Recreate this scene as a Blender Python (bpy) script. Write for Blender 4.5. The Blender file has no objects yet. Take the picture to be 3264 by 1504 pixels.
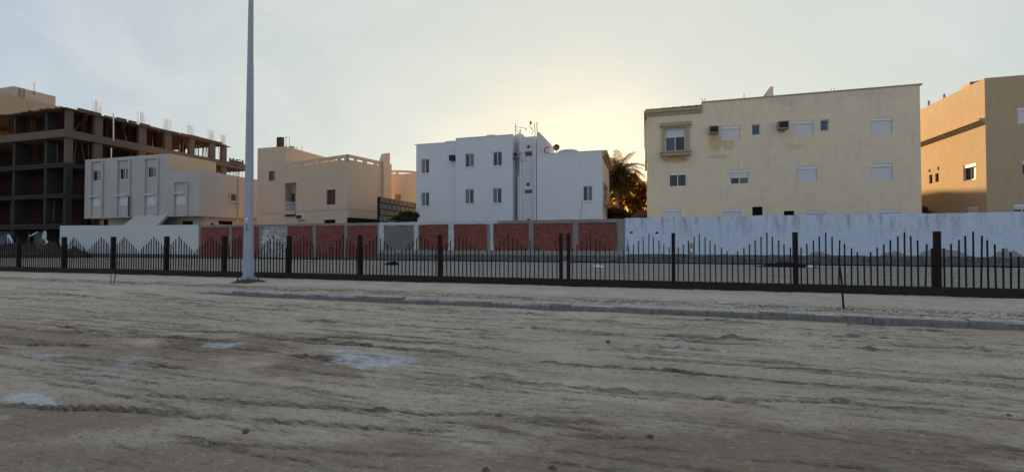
import bpy, math, random
import numpy as np
from mathutils import Vector, Matrix

random.seed(7)
rng = np.random.default_rng(11)
R = math.radians
C = bpy.context.scene.collection
SC = bpy.context.scene

# ------------------------------------------------------------------ camera
F_PX, U0, V0, HOR, YAW, EYE = 1440.0, 1632.0, 752.0, 778.0, R(16.4), 1.6
PITCH = math.atan((HOR - V0) / F_PX)
cam_d = bpy.data.cameras.new('camera')
cam = bpy.data.objects.new('camera', cam_d); C.objects.link(cam)
cam_d.sensor_width = 36.0; cam_d.lens = 36.0 * F_PX / 3264.0
cam_d.clip_start = 0.05; cam_d.clip_end = 6000
cam.location = (0, 0, EYE); cam.rotation_euler = (R(90) + PITCH, 0, YAW)
SC.camera = cam
CM = cam.rotation_euler.to_matrix()

# ------------------------------------------------------------------ world + sun
SUN_EL, SUN_AZ = 6.5, -7.0          # azimuth in degrees, clockwise from +Y
SUNV = Vector((math.sin(R(SUN_AZ)) * math.cos(R(SUN_EL)), math.cos(R(SUN_AZ)) * math.cos(R(SUN_EL)), math.sin(R(SUN_EL))))
w = bpy.data.worlds.new('World'); SC.world = w; w.use_nodes = True
nt = w.node_tree; nt.nodes.clear()
N = nt.nodes.new; L = nt.links.new
sky = N('ShaderNodeTexSky'); sky.sky_type = 'NISHITA'; sky.sun_disc = False
sky.sun_elevation = R(SUN_EL); sky.sun_rotation = R(SUN_AZ)
sky.altitude = 0; sky.air_density = 1.0; sky.dust_density = 1.5; sky.ozone_density = 1.6
geo = N('ShaderNodeNewGeometry')
mp = N('ShaderNodeMapping'); mp.inputs['Scale'].default_value = (1.4, 1.4, 3.4); mp.inputs['Rotation'].default_value = (0.25, 0.5, 0.3)
tc = N('ShaderNodeTexCoord')
L(tc.outputs['Generated'], mp.inputs['Vector'])
nz = N('ShaderNodeTexNoise'); nz.inputs['Scale'].default_value = 1.6; nz.inputs['Detail'].default_value = 5; nz.inputs['Roughness'].default_value = 0.5
nz.inputs['Distortion'].default_value = 0.5
L(mp.outputs[0], nz.inputs['Vector'])
cr = N('ShaderNodeMapRange'); cr.inputs['From Min'].default_value = 0.38; cr.inputs['From Max'].default_value = 0.72
cr.inputs['To Min'].default_value = 0.89; cr.inputs['To Max'].default_value = 0.955
L(nz.outputs[0], cr.inputs['Value'])
veil = N('ShaderNodeMixRGB'); veil.blend_type = 'MIX'
# thin high haze, blue-grey away from the sun and creamier towards it, with faint streaks of cirrus
dotn = N('ShaderNodeVectorMath'); dotn.operation = 'DOT_PRODUCT'; dotn.inputs[1].default_value = tuple(SUNV)
L(tc.outputs['Generated'], dotn.inputs[0])
hr = N('ShaderNodeMapRange'); hr.interpolation_type = 'SMOOTHSTEP'; hr.inputs['From Min'].default_value = 0.35; hr.inputs['From Max'].default_value = 1.0
L(dotn.outputs['Value'], hr.inputs['Value'])
hz = N('ShaderNodeMixRGB'); hz.inputs['Color1'].default_value = (1.65, 1.98, 2.45, 1); hz.inputs['Color2'].default_value = (2.45, 2.58, 2.40, 1)
L(hr.outputs[0], hz.inputs['Fac'])
mp2 = N('ShaderNodeMapping'); mp2.inputs['Rotation'].default_value = (0.3, 0.55, 0.9); mp2.inputs['Scale'].default_value = (0.9, 3.6, 3.0)
L(tc.outputs['Generated'], mp2.inputs['Vector'])
nz2 = N('ShaderNodeTexNoise'); nz2.inputs['Scale'].default_value = 1.7; nz2.inputs['Detail'].default_value = 6; nz2.inputs['Roughness'].default_value = 0.55; nz2.inputs['Distortion'].default_value = 0.8
L(mp2.outputs[0], nz2.inputs['Vector'])
cs = N('ShaderNodeMapRange'); cs.inputs['From Min'].default_value = 0.45; cs.inputs['From Max'].default_value = 0.75; cs.inputs['To Min'].default_value = 0.0; cs.inputs['To Max'].default_value = 0.45
L(nz2.outputs[0], cs.inputs['Value'])
hz2 = N('ShaderNodeMixRGB'); hz2.inputs['Color2'].default_value = (3.0, 2.95, 2.85, 1)
L(cs.outputs[0], hz2.inputs['Fac']); L(hz.outputs[0], hz2.inputs['Color1']); L(hz2.outputs[0], veil.inputs['Color2'])
L(cr.outputs[0], veil.inputs['Fac']); tint = N('ShaderNodeMixRGB'); tint.blend_type = 'MULTIPLY'; tint.inputs['Fac'].default_value = 1.0; tint.inputs['Color2'].default_value = (1.0, 0.92, 0.62, 1)
L(sky.outputs[0], tint.inputs['Color1']); L(tint.outputs[0], veil.inputs['Color1'])
bg = N('ShaderNodeBackground'); bg.inputs['Strength'].default_value = 0.055
out = N('ShaderNodeOutputWorld')
L(veil.outputs[0], bg.inputs['Color']); L(bg.outputs[0], out.inputs['Surface'])

sun_d = bpy.data.lights.new('sun', 'SUN'); sun = bpy.data.objects.new('sun', sun_d); C.objects.link(sun)
sun_d.energy = 5.0; sun_d.angle = R(0.6); sun_d.color = (1.0, 0.60, 0.26)
sd = Vector((math.sin(R(SUN_AZ)) * math.cos(R(SUN_EL)), math.cos(R(SUN_AZ)) * math.cos(R(SUN_EL)), math.sin(R(SUN_EL))))
sun.rotation_euler = sd.to_track_quat('Z', 'Y').to_euler()
sun.location = (0, 60, 40)

SC.view_settings.view_transform = 'Standard'; SC.view_settings.look = 'None'
SC.view_settings.gamma = 1.0; SC.view_settings.use_curve_mapping = False
SC.view_settings.exposure = 2.36
SC.cycles.max_bounces = 6; SC.cycles.diffuse_bounces = 3; SC.cycles.transparent_max_bounces = 6

# ------------------------------------------------------------------ photograph measurements -> metres
def ray(u, v):
    d = CM @ Vector(((u - U0) / F_PX, -(v - V0) / F_PX, -1.0))
    return d
def on_y(u, v, Y):
    d = ray(u, v); t = Y / d.y
    return d.x * t, EYE + d.z * t
def on_x(u, v, X):
    d = ray(u, v); t = X / d.x
    return d.y * t, EYE + d.z * t
def on_z(u, v, z=0.0):
    d = ray(u, v); t = (z - EYE) / d.z
    return d.x * t, d.y * t
def wx(u, Y): return on_y(u, HOR, Y)[0]

class Face:
    """vertical plane: origin, unit direction along, outward normal"""
    def __init__(s, p, q):
        s.O = Vector((p[0], p[1])); d = Vector((q[0] - p[0], q[1] - p[1])); s.len = d.length
        s.A = d.normalized(); s.N = Vector((s.A.y, -s.A.x))
    def pt(s, a, z, d=0.0):
        v = s.O + s.A * a + s.N * d
        return (v.x, v.y, z)
    def hit(s, u, v):
        r = ray(u, v); n = s.N
        t = (n.x * s.O.x + n.y * s.O.y) / (n.x * r.x + n.y * r.y)
        P = r * t
        return (P.x - s.O.x) * s.A.x + (P.y - s.O.y) * s.A.y, EYE + P.z
    def rect(s, u0, u1, v0, v1):
        um, vm = (u0 + u1) / 2, (v0 + v1) / 2
        a0, a1 = sorted((s.hit(u0, vm)[0], s.hit(u1, vm)[0]))
        return (a0, a1, s.hit(um, v1)[1], s.hit(um, v0)[1])

# ------------------------------------------------------------------ mesh helpers
class MB:
    def __init__(s): s.v = []; s.f = []
    def add(s, vs, fs):
        n = len(s.v); s.v += [tuple(p) for p in vs]; s.f += [tuple(i + n for i in f) for f in fs]; return s
    def quad(s, a, b, c, d): return s.add([a, b, c, d], [(0, 1, 2, 3)])
    def box(s, x0, x1, y0, y1, z0, z1):
        vs = [(x0, y0, z0), (x1, y0, z0), (x1, y1, z0), (x0, y1, z0), (x0, y0, z1), (x1, y0, z1), (x1, y1, z1), (x0, y1, z1)]
        return s.add(vs, [(0, 3, 2, 1), (4, 5, 6, 7), (0, 1, 5, 4), (1, 2, 6, 5), (2, 3, 7, 6), (3, 0, 4, 7)])
    def fbox(s, F, a0, a1, z0, z1, d0, d1):
        """box on a face, from depth d0 (inner) to d1 (outer)"""
        P = F.pt
        vs = [P(a0, z0, d1), P(a1, z0, d1), P(a1, z0, d0), P(a0, z0, d0), P(a0, z1, d1), P(a1, z1, d1), P(a1, z1, d0), P(a0, z1, d0)]
        return s.add(vs, [(0, 3, 2, 1), (4, 5, 6, 7), (0, 1, 5, 4), (1, 2, 6, 5), (2, 3, 7, 6), (3, 0, 4, 7)])
    def prism(s, poly, z0, z1):
        n = len(poly)
        vs = [(p[0], p[1], z0) for p in poly] + [(p[0], p[1], z1) for p in poly]
        fs = [tuple(range(n - 1, -1, -1)), tuple(range(n, 2 * n))] + [(i, (i + 1) % n, n + (i + 1) % n, n + i) for i in range(n)]
        return s.add(vs, fs)
    def fprism(s, F, poly, d0, d1):
        """polygon of (a,z) on a face, extruded from d0 to d1 (outer)"""
        n = len(poly)
        vs = [F.pt(a, z, d1) for a, z in poly] + [F.pt(a, z, d0) for a, z in poly]
        fs = [tuple(range(n)), tuple(range(2 * n - 1, n - 1, -1))] + [((i + 1) % n, i, n + i, n + (i + 1) % n) for i in range(n)]
        return s.add(vs, fs)
    def tube(s, pts, r, n=6, cap=True):
        pts = [Vector(p) for p in pts]; base = len(s.v); m = len(pts)
        rr = r if isinstance(r, (list, tuple)) else [r] * m
        for i, p in enumerate(pts):
            t = (pts[min(i + 1, m - 1)] - pts[max(i - 1, 0)]).normalized()
            up = Vector((0, 0, 1)) if abs(t.z) < 0.9 else Vector((1, 0, 0))
            a = t.cross(up).normalized(); b = t.cross(a)
            for k in range(n):
                c = 2 * math.pi * k / n
                s.v.append(tuple(p + (a * math.cos(c) + b * math.sin(c)) * rr[i]))
        for i in range(m - 1):
            for k in range(n):
                s.f.append((base + i * n + k, base + i * n + (k + 1) % n, base + (i + 1) * n + (k + 1) % n, base + (i + 1) * n + k))
        if cap:
            s.f.append(tuple(base + k for k in range(n - 1, -1, -1))); s.f.append(tuple(base + (m - 1) * n + k for k in range(n)))
        return s
    def wall(s, F, a0, a1, z0, z1, holes=(), reveal=0.22, back=None):
        """face with rectangular openings and their reveals; back = thickness makes it a through wall"""
        hs = [(max(h[0], a0), min(h[1], a1), max(h[2], z0), min(h[3], z1)) for h in holes]
        hs = [h for h in hs if h[1] > h[0] and h[3] > h[2]]
        A = sorted({a0, a1, *[h[0] for h in hs], *[h[1] for h in hs]})
        Z = sorted({z0, z1, *[h[2] for h in hs], *[h[3] for h in hs]})
        for i in range(len(A) - 1):
            for j in range(len(Z) - 1):
                ca, cz = (A[i] + A[i + 1]) / 2, (Z[j] + Z[j + 1]) / 2
                if any(h[0] < ca < h[1] and h[2] < cz < h[3] for h in hs): continue
                s.quad(F.pt(A[i], Z[j]), F.pt(A[i + 1], Z[j]), F.pt(A[i + 1], Z[j + 1]), F.pt(A[i], Z[j + 1]))
                if back:
                    s.quad(F.pt(A[i], Z[j], -back), F.pt(A[i], Z[j + 1], -back), F.pt(A[i + 1], Z[j + 1], -back), F.pt(A[i + 1], Z[j], -back))
        r = -(back or reveal)
        for h in hs:
            b0, b1, y0, y1 = h
            s.quad(F.pt(b0, y0), F.pt(b1, y0), F.pt(b1, y0, r), F.pt(b0, y0, r))
            if y1 < z1 - 1e-6: s.quad(F.pt(b0, y1), F.pt(b0, y1, r), F.pt(b1, y1, r), F.pt(b1, y1))
            s.quad(F.pt(b0, y0), F.pt(b0, y0, r), F.pt(b0, y1, r), F.pt(b0, y1))
            s.quad(F.pt(b1, y0), F.pt(b1, y1), F.pt(b1, y1, r), F.pt(b1, y0, r))
        if back:
            s.quad(F.pt(a0, z1), F.pt(a1, z1), F.pt(a1, z1, -back), F.pt(a0, z1, -back))
            s.quad(F.pt(a0, z0), F.pt(a0, z1), F.pt(a0, z1, -back), F.pt(a0, z0, -back))
            s.quad(F.pt(a1, z0), F.pt(a1, z0, -back), F.pt(a1, z1, -back), F.pt(a1, z1))
        return s
    def mesh(s, name, origin=(0, 0, 0), smooth=False):
        me = bpy.data.meshes.new(name)
        ox, oy, oz = origin
        me.from_pydata([(x - ox, y - oy, z - oz) for x, y, z in s.v], [], s.f)
        if smooth: me.polygons.foreach_set('use_smooth', [True] * len(me.polygons))
        me.update(); return me
    def build(s, name, m, parent=None, smooth=False, origin=None):
        root = parent
        while root is not None and root.parent is not None: root = root.parent
        o_ = tuple(root.location) if root is not None else (origin or (0, 0, 0))
        me = s.mesh(name, o_, smooth); me.materials.append(m)
        o = bpy.data.objects.new(name, me); C.objects.link(o)
        if parent is not None: o.parent = parent
        elif origin: o.location = origin
        return o

def tag(o, label=None, cat=None, group=None, kind=None):
    if label: o['label'] = label
    if cat: o['category'] = cat
    if group: o['group'] = group
    if kind: o['kind'] = kind
    return o
def thing(name, label, cat, loc, group=None):
    o = bpy.data.objects.new(name, None); C.objects.link(o); o.location = loc; o.empty_display_size = 0.3
    return tag(o, label, cat, group)

# ------------------------------------------------------------------ materials
def mat_nodes(name):
    m = bpy.data.materials.new(name); m.use_nodes = True
    t = m.node_tree; b = t.nodes['Principled BSDF']
    return m, t, b
def mixc(t, fac, c1, c2, mode='MIX'):
    n = t.nodes.new('ShaderNodeMixRGB'); n.blend_type = mode
    for s_, c in (('Fac', fac), ('Color1', c1), ('Color2', c2)):
        if isinstance(c, (int, float)): n.inputs[s_].default_value = c
        elif isinstance(c, tuple): n.inputs[s_].default_value = (*c, 1) if len(c) == 3 else c
        else: t.links.new(c, n.inputs[s_])
    return n.outputs[0]
def noise(t, scale, detail=4, rough=0.55, vec=None, stretch=None, dist=0.0):
    n = t.nodes.new('ShaderNodeTexNoise'); n.inputs['Scale'].default_value = scale
    n.inputs['Detail'].default_value = detail; n.inputs['Roughness'].default_value = rough; n.inputs['Distortion'].default_value = dist
    if vec is None: vec = position(t)
    if stretch:
        m = t.nodes.new('ShaderNodeMapping'); m.inputs['Scale'].default_value = stretch
        t.links.new(vec, m.inputs['Vector']); vec = m.outputs[0]
    t.links.new(vec, n.inputs['Vector']); return n.outputs[0]
def position(t):
    for n in t.nodes:
        if n.bl_idname == 'ShaderNodeNewGeometry': return n.outputs['Position']
    return t.nodes.new('ShaderNodeNewGeometry').outputs['Position']
def ramp(t, val, a, b, lo=0.0, hi=1.0):
    n = t.nodes.new('ShaderNodeMapRange'); n.inputs['From Min'].default_value = a; n.inputs['From Max'].default_value = b
    n.inputs['To Min'].default_value = lo; n.inputs['To Max'].default_value = hi; n.clamp = True
    t.links.new(val, n.inputs['Value']); return n.outputs[0]
def math2(t, op, a, b):
    n = t.nodes.new('ShaderNodeMath'); n.operation = op
    for i, c in enumerate((a, b)):
        if isinstance(c, (int, float)): n.inputs[i].default_value = c
        else: t.links.new(c, n.inputs[i])
    return n.outputs[0]
def bump(t, b, h, strength=0.3, dist=0.02):
    n = t.nodes.new('ShaderNodeBump'); n.inputs['Strength'].default_value = strength; n.inputs['Distance'].default_value = dist
    t.links.new(h, n.inputs['Height']); t.links.new(n.outputs[0], b.inputs['Normal'])
def ellipse(t, cx, cz, rx, rz, axis='X', soft=0.5, wob=0.35):
    """0..1 mask of a stain with its own ragged shape on a wall"""
    p = t.nodes.new('ShaderNodeSeparateXYZ'); t.links.new(position(t), p.inputs[0])
    a = math2(t, 'DIVIDE', math2(t, 'SUBTRACT', p.outputs[axis], cx), rx)
    c = math2(t, 'DIVIDE', math2(t, 'SUBTRACT', p.outputs['Z'], cz), rz)
    d = math2(t, 'SQRT', math2(t, 'ADD', math2(t, 'MULTIPLY', a, a), math2(t, 'MULTIPLY', c, c)), 0)
    n = noise(t, 2.2, 5, 0.6, stretch=(1, 1, 0.5))
    d = math2(t, 'ADD', d, math2(t, 'MULTIPLY', math2(t, 'SUBTRACT', n, 0.5), wob * 4))
    return ramp(t, d, 1.0, 1.0 - soft)

def plaster(name, col, dirt=(0.16, 0.14, 0.12), amt=0.25, streak=0.25, rough=0.9, fade=None, bumps=0.25, stains=(), scale=1.0, top=None):
    m, t, b = mat_nodes(name)
    big = ramp(t, noise(t, 0.35 * scale, 5, 0.6), 0.35, 0.7)
    med = ramp(t, noise(t, 2.5 * scale, 6, 0.65), 0.45, 0.75)
    fine = noise(t, 22 * scale, 4, 0.7)
    c = mixc(t, math2(t, 'MULTIPLY', big, amt * 0.5), col, fade or tuple(x * 0.8 for x in col))
    c = mixc(t, math2(t, 'MULTIPLY', med, amt * 0.55), c, dirt)
    st = ramp(t, noise(t, 3.2 * scale, 5, 0.65, stretch=(1, 1, 0.09)), 0.52, 0.8)
    st2 = math2(t, 'MULTIPLY', st, ramp(t, noise(t, 0.5, 3, 0.5), 0.4, 0.65))
    c = mixc(t, math2(t, 'MULTIPLY', st2, streak), c, dirt)
    if top:   # run-off stains hanging from a level
        p = t.nodes.new('ShaderNodeSeparateXYZ'); t.links.new(position(t), p.inputs[0])
        g = ramp(t, p.outputs['Z'], top[0], top[1])
        s3 = ramp(t, noise(t, 2.0, 7, 0.7, stretch=(1, 1, 0.16), dist=0.3), 0.5, 0.72)
        c = mixc(t, math2(t, 'MULTIPLY', math2(t, 'MULTIPLY', g, s3), top[2]), c, dirt)
    for (cx, cz, rx, rz, axis, scol, f) in stains:
        c = mixc(t, math2(t, 'MULTIPLY', ellipse(t, cx, cz, rx, rz, axis), f), c, scol)
    c = mixc(t, math2(t, 'MULTIPLY', fine, 0.16), c, tuple(x * 0.55 for x in col))
    t.links.new(c, b.inputs['Base Color']); b.inputs['Roughness'].default_value = rough
    b.inputs['Specular IOR Level'].default_value = 0.25
    h = math2(t, 'ADD', math2(t, 'MULTIPLY', fine, 0.35), math2(t, 'MULTIPLY', noise(t, 1.3, 4, 0.6), 1.3))
    bump(t, b, h, bumps, 0.03)
    return m
def simple(name, col, rough=0.7, metal=0.0, var=0.2, scale=6.0, spec=0.4, dirt=None):
    m, t, b = mat_nodes(name)
    n = ramp(t, noise(t, scale, 5, 0.65), 0.3, 0.75)
    c = mixc(t, math2(t, 'MULTIPLY', n, var), col, dirt or tuple(x * 0.4 for x in col))
    t.links.new(c, b.inputs['Base Color']); b.inputs['Roughness'].default_value = rough; b.inputs['Metallic'].default_value = metal
    b.inputs['Specular IOR Level'].default_value = spec
    bump(t, b, noise(t, scale * 4, 4, 0.6), 0.15, 0.01)
    return m
def glass(name, col, rough=0.08):
    m, t, b = mat_nodes(name)
    n = noise(t, 1.5, 3, 0.5)
    t.links.new(mixc(t, n, col, tuple(x * 0.55 for x in col)), b.inputs['Base Color'])
    b.inputs['Roughness'].default_value = rough; b.inputs['Specular IOR Level'].default_value = 0.6
    bump(t, b, noise(t, 0.8, 2, 0.5), 0.05, 0.02)
    return m
def brickmat(name, c1, c2, c3, dirt, dt=(.56, .72, .55)):
    m, t, b = mat_nodes(name)
    s = t.nodes.new('ShaderNodeVectorMath'); s.operation = 'SNAP'; s.inputs[1].default_value = (0.27, 5.0, 0.128)
    t.links.new(position(t), s.inputs[0])
    wn = t.nodes.new('ShaderNodeTexWhiteNoise'); t.links.new(s.outputs[0], wn.inputs['Vector'])
    c = mixc(t, wn.outputs['Value'], c1, c2)
    c = mixc(t, ramp(t, noise(t, 1.1, 5, 0.6), 0.45, 0.75, 0, 0.65), c, c3)
    c = mixc(t, ramp(t, noise(t, 6, 6, 0.7, stretch=(.7, 1, 1.6)), dt[0], dt[1], 0, dt[2]), c, dirt)
    t.links.new(c, b.inputs['Base Color']); b.inputs['Roughness'].default_value = 0.92
    bump(t, b, noise(t, 30, 4, 0.7), 0.4, 0.01)
    return m
def leafmat(name, col, tcol, f=0.45):
    m, t, b = mat_nodes(name)
    o = t.nodes['Material Output']
    n = noise(t, 1.7, 3, 0.6)
    c = mixc(t, n, col, tuple(x * 0.5 for x in col))
    t.links.new(c, b.inputs['Base Color']); b.inputs['Roughness'].default_value = 0.6; b.inputs['Specular IOR Level'].default_value = 0.3
    tr = t.nodes.new('ShaderNodeBsdfTranslucent'); tr.inputs['Color'].default_value = (*tcol, 1)
    mx = t.nodes.new('ShaderNodeMixShader'); mx.inputs[0].default_value = f
    t.links.new(b.outputs[0], mx.inputs[1]); t.links.new(tr.outputs[0], mx.inputs[2]); t.links.new(mx.outputs[0], o.inputs['Surface'])
    return m

M = {}
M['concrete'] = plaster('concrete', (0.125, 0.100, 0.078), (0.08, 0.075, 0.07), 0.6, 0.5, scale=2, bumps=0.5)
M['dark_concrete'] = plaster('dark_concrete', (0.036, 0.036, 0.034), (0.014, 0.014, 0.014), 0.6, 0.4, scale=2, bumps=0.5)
M['kerb'] = plaster('kerb_concrete', (0.22, 0.212, 0.205), (0.07, 0.065, 0.06), 1.7, 0.6, scale=4, bumps=0.6)
def dusty_lit_tops(m, col, f=.75):  # pale dust plus painted light on upward faces
    t = m.node_tree; b = t.nodes['Principled BSDF']; src = b.inputs['Base Color'].links[0].from_socket
    gn = [n for n in t.nodes if n.bl_idname == 'ShaderNodeNewGeometry'][0]; sp = t.nodes.new('ShaderNodeSeparateXYZ'); t.links.new(gn.outputs['True Normal'], sp.inputs[0])
    k = math2(t, 'MULTIPLY', ramp(t, sp.outputs['Z'], .35, .9), ramp(t, noise(t, 4, 5, .7), .3, .6, .3, f))
    t.links.new(mixc(t, k, src, col), b.inputs['Base Color'])
dusty_lit_tops(M['kerb'], (0.50, 0.47, 0.43))
M['grey_plaster'] = plaster('grey_plaster', (0.25, 0.24, 0.225), (0.09, 0.09, 0.085), 0.8, 0.4, scale=2.5, bumps=0.6)
M['whitewash'] = plaster('whitewash', (0.50, 0.53, 0.56), (0.2, 0.2, 0.2), 0.7, 0.35, scale=2.5, bumps=0.5)
M['left_wall'] = plaster('pale_wall_plaster', (0.54, 0.57, 0.58), (0.35, 0.35, 0.35), 0.35, 0.2, scale=2)
M['blue_wall'] = plaster('stained_blue_white_paint', (0.57, 0.65, 0.79), (0.13, 0.14, 0.155), 0.42, 0.55, scale=1.8, top=(1.9, 3.2, 1.0), bumps=0.4)
M['plinth'] = plaster('rough_blackened_plinth', (0.17, 0.18, 0.19), (0.012, 0.012, 0.014), 1.8, 1.6, scale=2.2, bumps=0.9)
M['grey_patch'] = plaster('bare_render_patch', (0.30, 0.30, 0.29), (0.14, 0.14, 0.14), 0.8, 0.3, scale=4, bumps=0.6)
M['brick'] = brickmat('red_brick', (0.27, 0.068, 0.052), (0.13, 0.036, 0.031), (0.17, 0.062, 0.05), (0.32, 0.22, 0.18))
M['grey_brick'] = brickmat('grey_brick', (0.21, 0.20, 0.18), (0.17, 0.16, 0.145), (0.12, 0.12, 0.11), (0.3, 0.29, 0.27))
M['white_brick'] = brickmat('whitewashed_brick', (0.50, 0.52, 0.53), (0.42, 0.43, 0.44), (0.38, 0.38, 0.39), (0.17, 0.05, 0.04), (.50, .56, .95))
M['mortar'] = plaster('mortar', (0.21, 0.15, 0.13), (0.06, 0.05, 0.045), 0.7, 0.2, scale=4)
M['fence'] = simple('dark_brown_fence_paint', (0.010, 0.007, 0.007), 0.6, 0.0, 0.35, 8, 0.15, (0.022, 0.014, 0.010))
M['fence_base'] = plaster('dark_brown_base_paint', (0.024, 0.019, 0.018), (0.05, 0.045, 0.04), 0.7, 0.4, scale=3, bumps=0.5)
M['galv'] = simple('galvanised_steel', (0.33, 0.38, 0.44), 0.6, 0.1, 0.45, 5, 0.4, (0.20, 0.23, 0.27))
M['galv_low'] = simple('painted_pole_foot', (0.33, 0.36, 0.48), 0.6, 0.1, 0.35, 5, 0.4, (0.28, 0.29, 0.35))
M['rust'] = simple('rusty_iron', (0.10, 0.05, 0.03), 0.85, 0.3, 0.6, 12)
M['white_pvc'] = simple('white_pvc', (0.72, 0.73, 0.74), 0.5, 0, 0.15, 3)
M['shutter'] = simple('white_roller_shutter', (0.62, 0.64, 0.68), 0.5, 0, 0.15, 2)
M['glass'] = glass('dark_window_glass', (0.018, 0.022, 0.026))
M['glass_blue'] = glass('blue_window_glass', (0.05, 0.08, 0.13))
M['glass_teal'] = glass('teal_window_glass', (0.06, 0.17, 0.17), 0.25)
M['curtain'] = simple('grey_curtain_behind_glass', (0.16, 0.18, 0.19), 0.4, 0, 0.5, 5)
M['dark'] = simple('dark_opening', (0.012, 0.011, 0.011), 0.95, 0, 0.3, 3, 0.05)
M['brown_wood'] = simple('dark_red_brown_shutter', (0.05, 0.016, 0.014), 0.6, 0, 0.3, 8)
M['ac'] = simple('air_conditioner_casing', (0.33, 0.32, 0.30), 0.6, 0.1, 0.5, 6, 0.4, (0.14, 0.08, 0.05))
M['acdark'] = simple('air_conditioner_grille', (0.03, 0.027, 0.03), 0.7, 0, 0.4, 20)
M['timber'] = simple('formwork_timber', (0.15, 0.10, 0.065), 0.85, 0, 0.6, 7, 0.2)
M['prop'] = simple('weathered_timber_prop', (0.055, 0.022, 0.017), 0.85, 0, 0.6, 7, 0.2)
M['rebar'] = simple('starter_bar_steel', (0.42, 0.42, 0.43), 0.7, 0.2, 0.5, 9)
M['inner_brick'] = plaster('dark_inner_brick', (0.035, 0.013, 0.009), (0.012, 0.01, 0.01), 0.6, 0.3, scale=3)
M['tile'] = simple('roof_tile', (0.12, 0.10, 0.07), 0.85, 0, 0.6, 4)
M['screen_block'] = plaster('grey_screen_block', (0.17, 0.155, 0.14), (0.07, 0.065, 0.06), 0.6, 0.3, scale=3)
M['tank_red'] = simple('dull_red_tank', (0.17, 0.05, 0.04), 0.7)
M['awning'] = simple('brown_awning_cloth', (0.11, 0.06, 0.045), 0.9)
M['trim_stone'] = plaster('weathered_trim', (0.42, 0.36, 0.24), (0.12, 0.09, 0.06), 0.9, 0.5, scale=4, bumps=0.5)
M['dish'] = simple('satellite_dish_metal', (0.34, 0.22, 0.14), 0.5, 0.2, 0.4, 5)
M['cloth_white'] = simple('white_cloth', (0.60, 0.66, 0.74), 0.9, 0, 0.3, 3)
M['cloth_blue'] = simple('blue_grey_sheeting', (0.14, 0.18, 0.25), 0.85, 0, 0.5, 4)
M['green_wall'] = plaster('pale_green_wall', (0.24, 0.33, 0.27), (0.1, 0.13, 0.1), 1.0, 0.5, scale=4)
M['soil_dark'] = plaster('dark_soil', (0.06, 0.05, 0.04), (0.02, 0.018, 0.015), 0.8, 0.0, scale=3, bumps=1.0)
M['char'] = simple('charred_rubbish', (0.015, 0.014, 0.015), 0.9, 0, 0.4, 8, 0.1)
M['stone'] = simple('dusty_stone', (0.30, 0.25, 0.205), 0.95, 0, 0.5, 9, 0.1)
M['stone_dark'] = simple('dark_clod', (0.12, 0.095, 0.078), 0.95, 0, 0.5, 9, 0.1)
M['chip'] = simple('white_limestone_chip', (0.52, 0.50, 0.46), 0.95, 0, 0.4, 9, 0.1)
M['bag'] = simple('pale_plastic_bag', (0.62, 0.66, 0.70), 0.4, 0, 0.2, 6)
M['bark'] = plaster('palm_bark', (0.07, 0.05, 0.035), (0.02, 0.015, 0.01), 0.8, 0.3, scale=6, bumps=1.0)
M['palm'] = leafmat('palm_leaf', (0.035, 0.04, 0.015), (0.26, 0.18, 0.04), 0.25)
M['leaf'] = leafmat('broad_leaf', (0.03, 0.034, 0.012), (0.50, 0.30, 0.05), 0.5)
M['shrub'] = leafmat('shrub_leaf', (0.045, 0.075, 0.03), (0.10, 0.16, 0.04), 0.3)
M['white_paint'] = simple('white_paint', (0.75, 0.77, 0.8), 0.6, 0, 0.1)
M['black_paint'] = simple('black_paint', (0.03, 0.05, 0.06), 0.7, 0, 0.1)

# ------------------------------------------------------------------ numpy noise
def vnoise(x, y, seed=0):
    xi = np.floor(x).astype(np.int64); yi = np.floor(y).astype(np.int64); xf = x - xi; yf = y - yi
    def h(a, b):
        n = (a * 374761393 + b * 668265263 + seed * 1442695041) & 0xFFFFFFFF
        n = ((n ^ (n >> 13)) * 1274126177) & 0xFFFFFFFF
        return ((n ^ (n >> 16)) & 0xFFFF) / 65535.0
    sx = xf * xf * (3 - 2 * xf); sy = yf * yf * (3 - 2 * yf)
    a = h(xi, yi) * (1 - sx) + h(xi + 1, yi) * sx
    b = h(xi, yi + 1) * (1 - sx) + h(xi + 1, yi + 1) * sx
    return a * (1 - sy) + b * sy
def fbm(x, y, o=4, seed=0, g=0.5):
    r = 0; a = 1; s = 0
    for i in range(o):
        r = r + a * vnoise(x * 2 ** i, y * 2 ** i, seed + i); s += a; a *= g
    return r / s

# ------------------------------------------------------------------ ground
KP = [on_z(u, v) for u, v in ((560, 934), (811, 947), (1632, 985), (2450, 1020), (3264, 1058))]
KX = np.array([-60] + [p[0] for p in KP] + [40.0])
KY = np.array([KP[0][1] + 0.5] + [p[1] for p in KP] + [KP[-1][1] + (40 - KP[-1][0]) * 0.0])
FENCE_Y, WALL_Y = 15.15, 33.0
def kerb_y(x): return np.interp(x, KX, KY)
def sstep(x, a, b):
    t = np.clip((x - a) / (b - a), 0, 1); return t * t * (3 - 2 * t)

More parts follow.
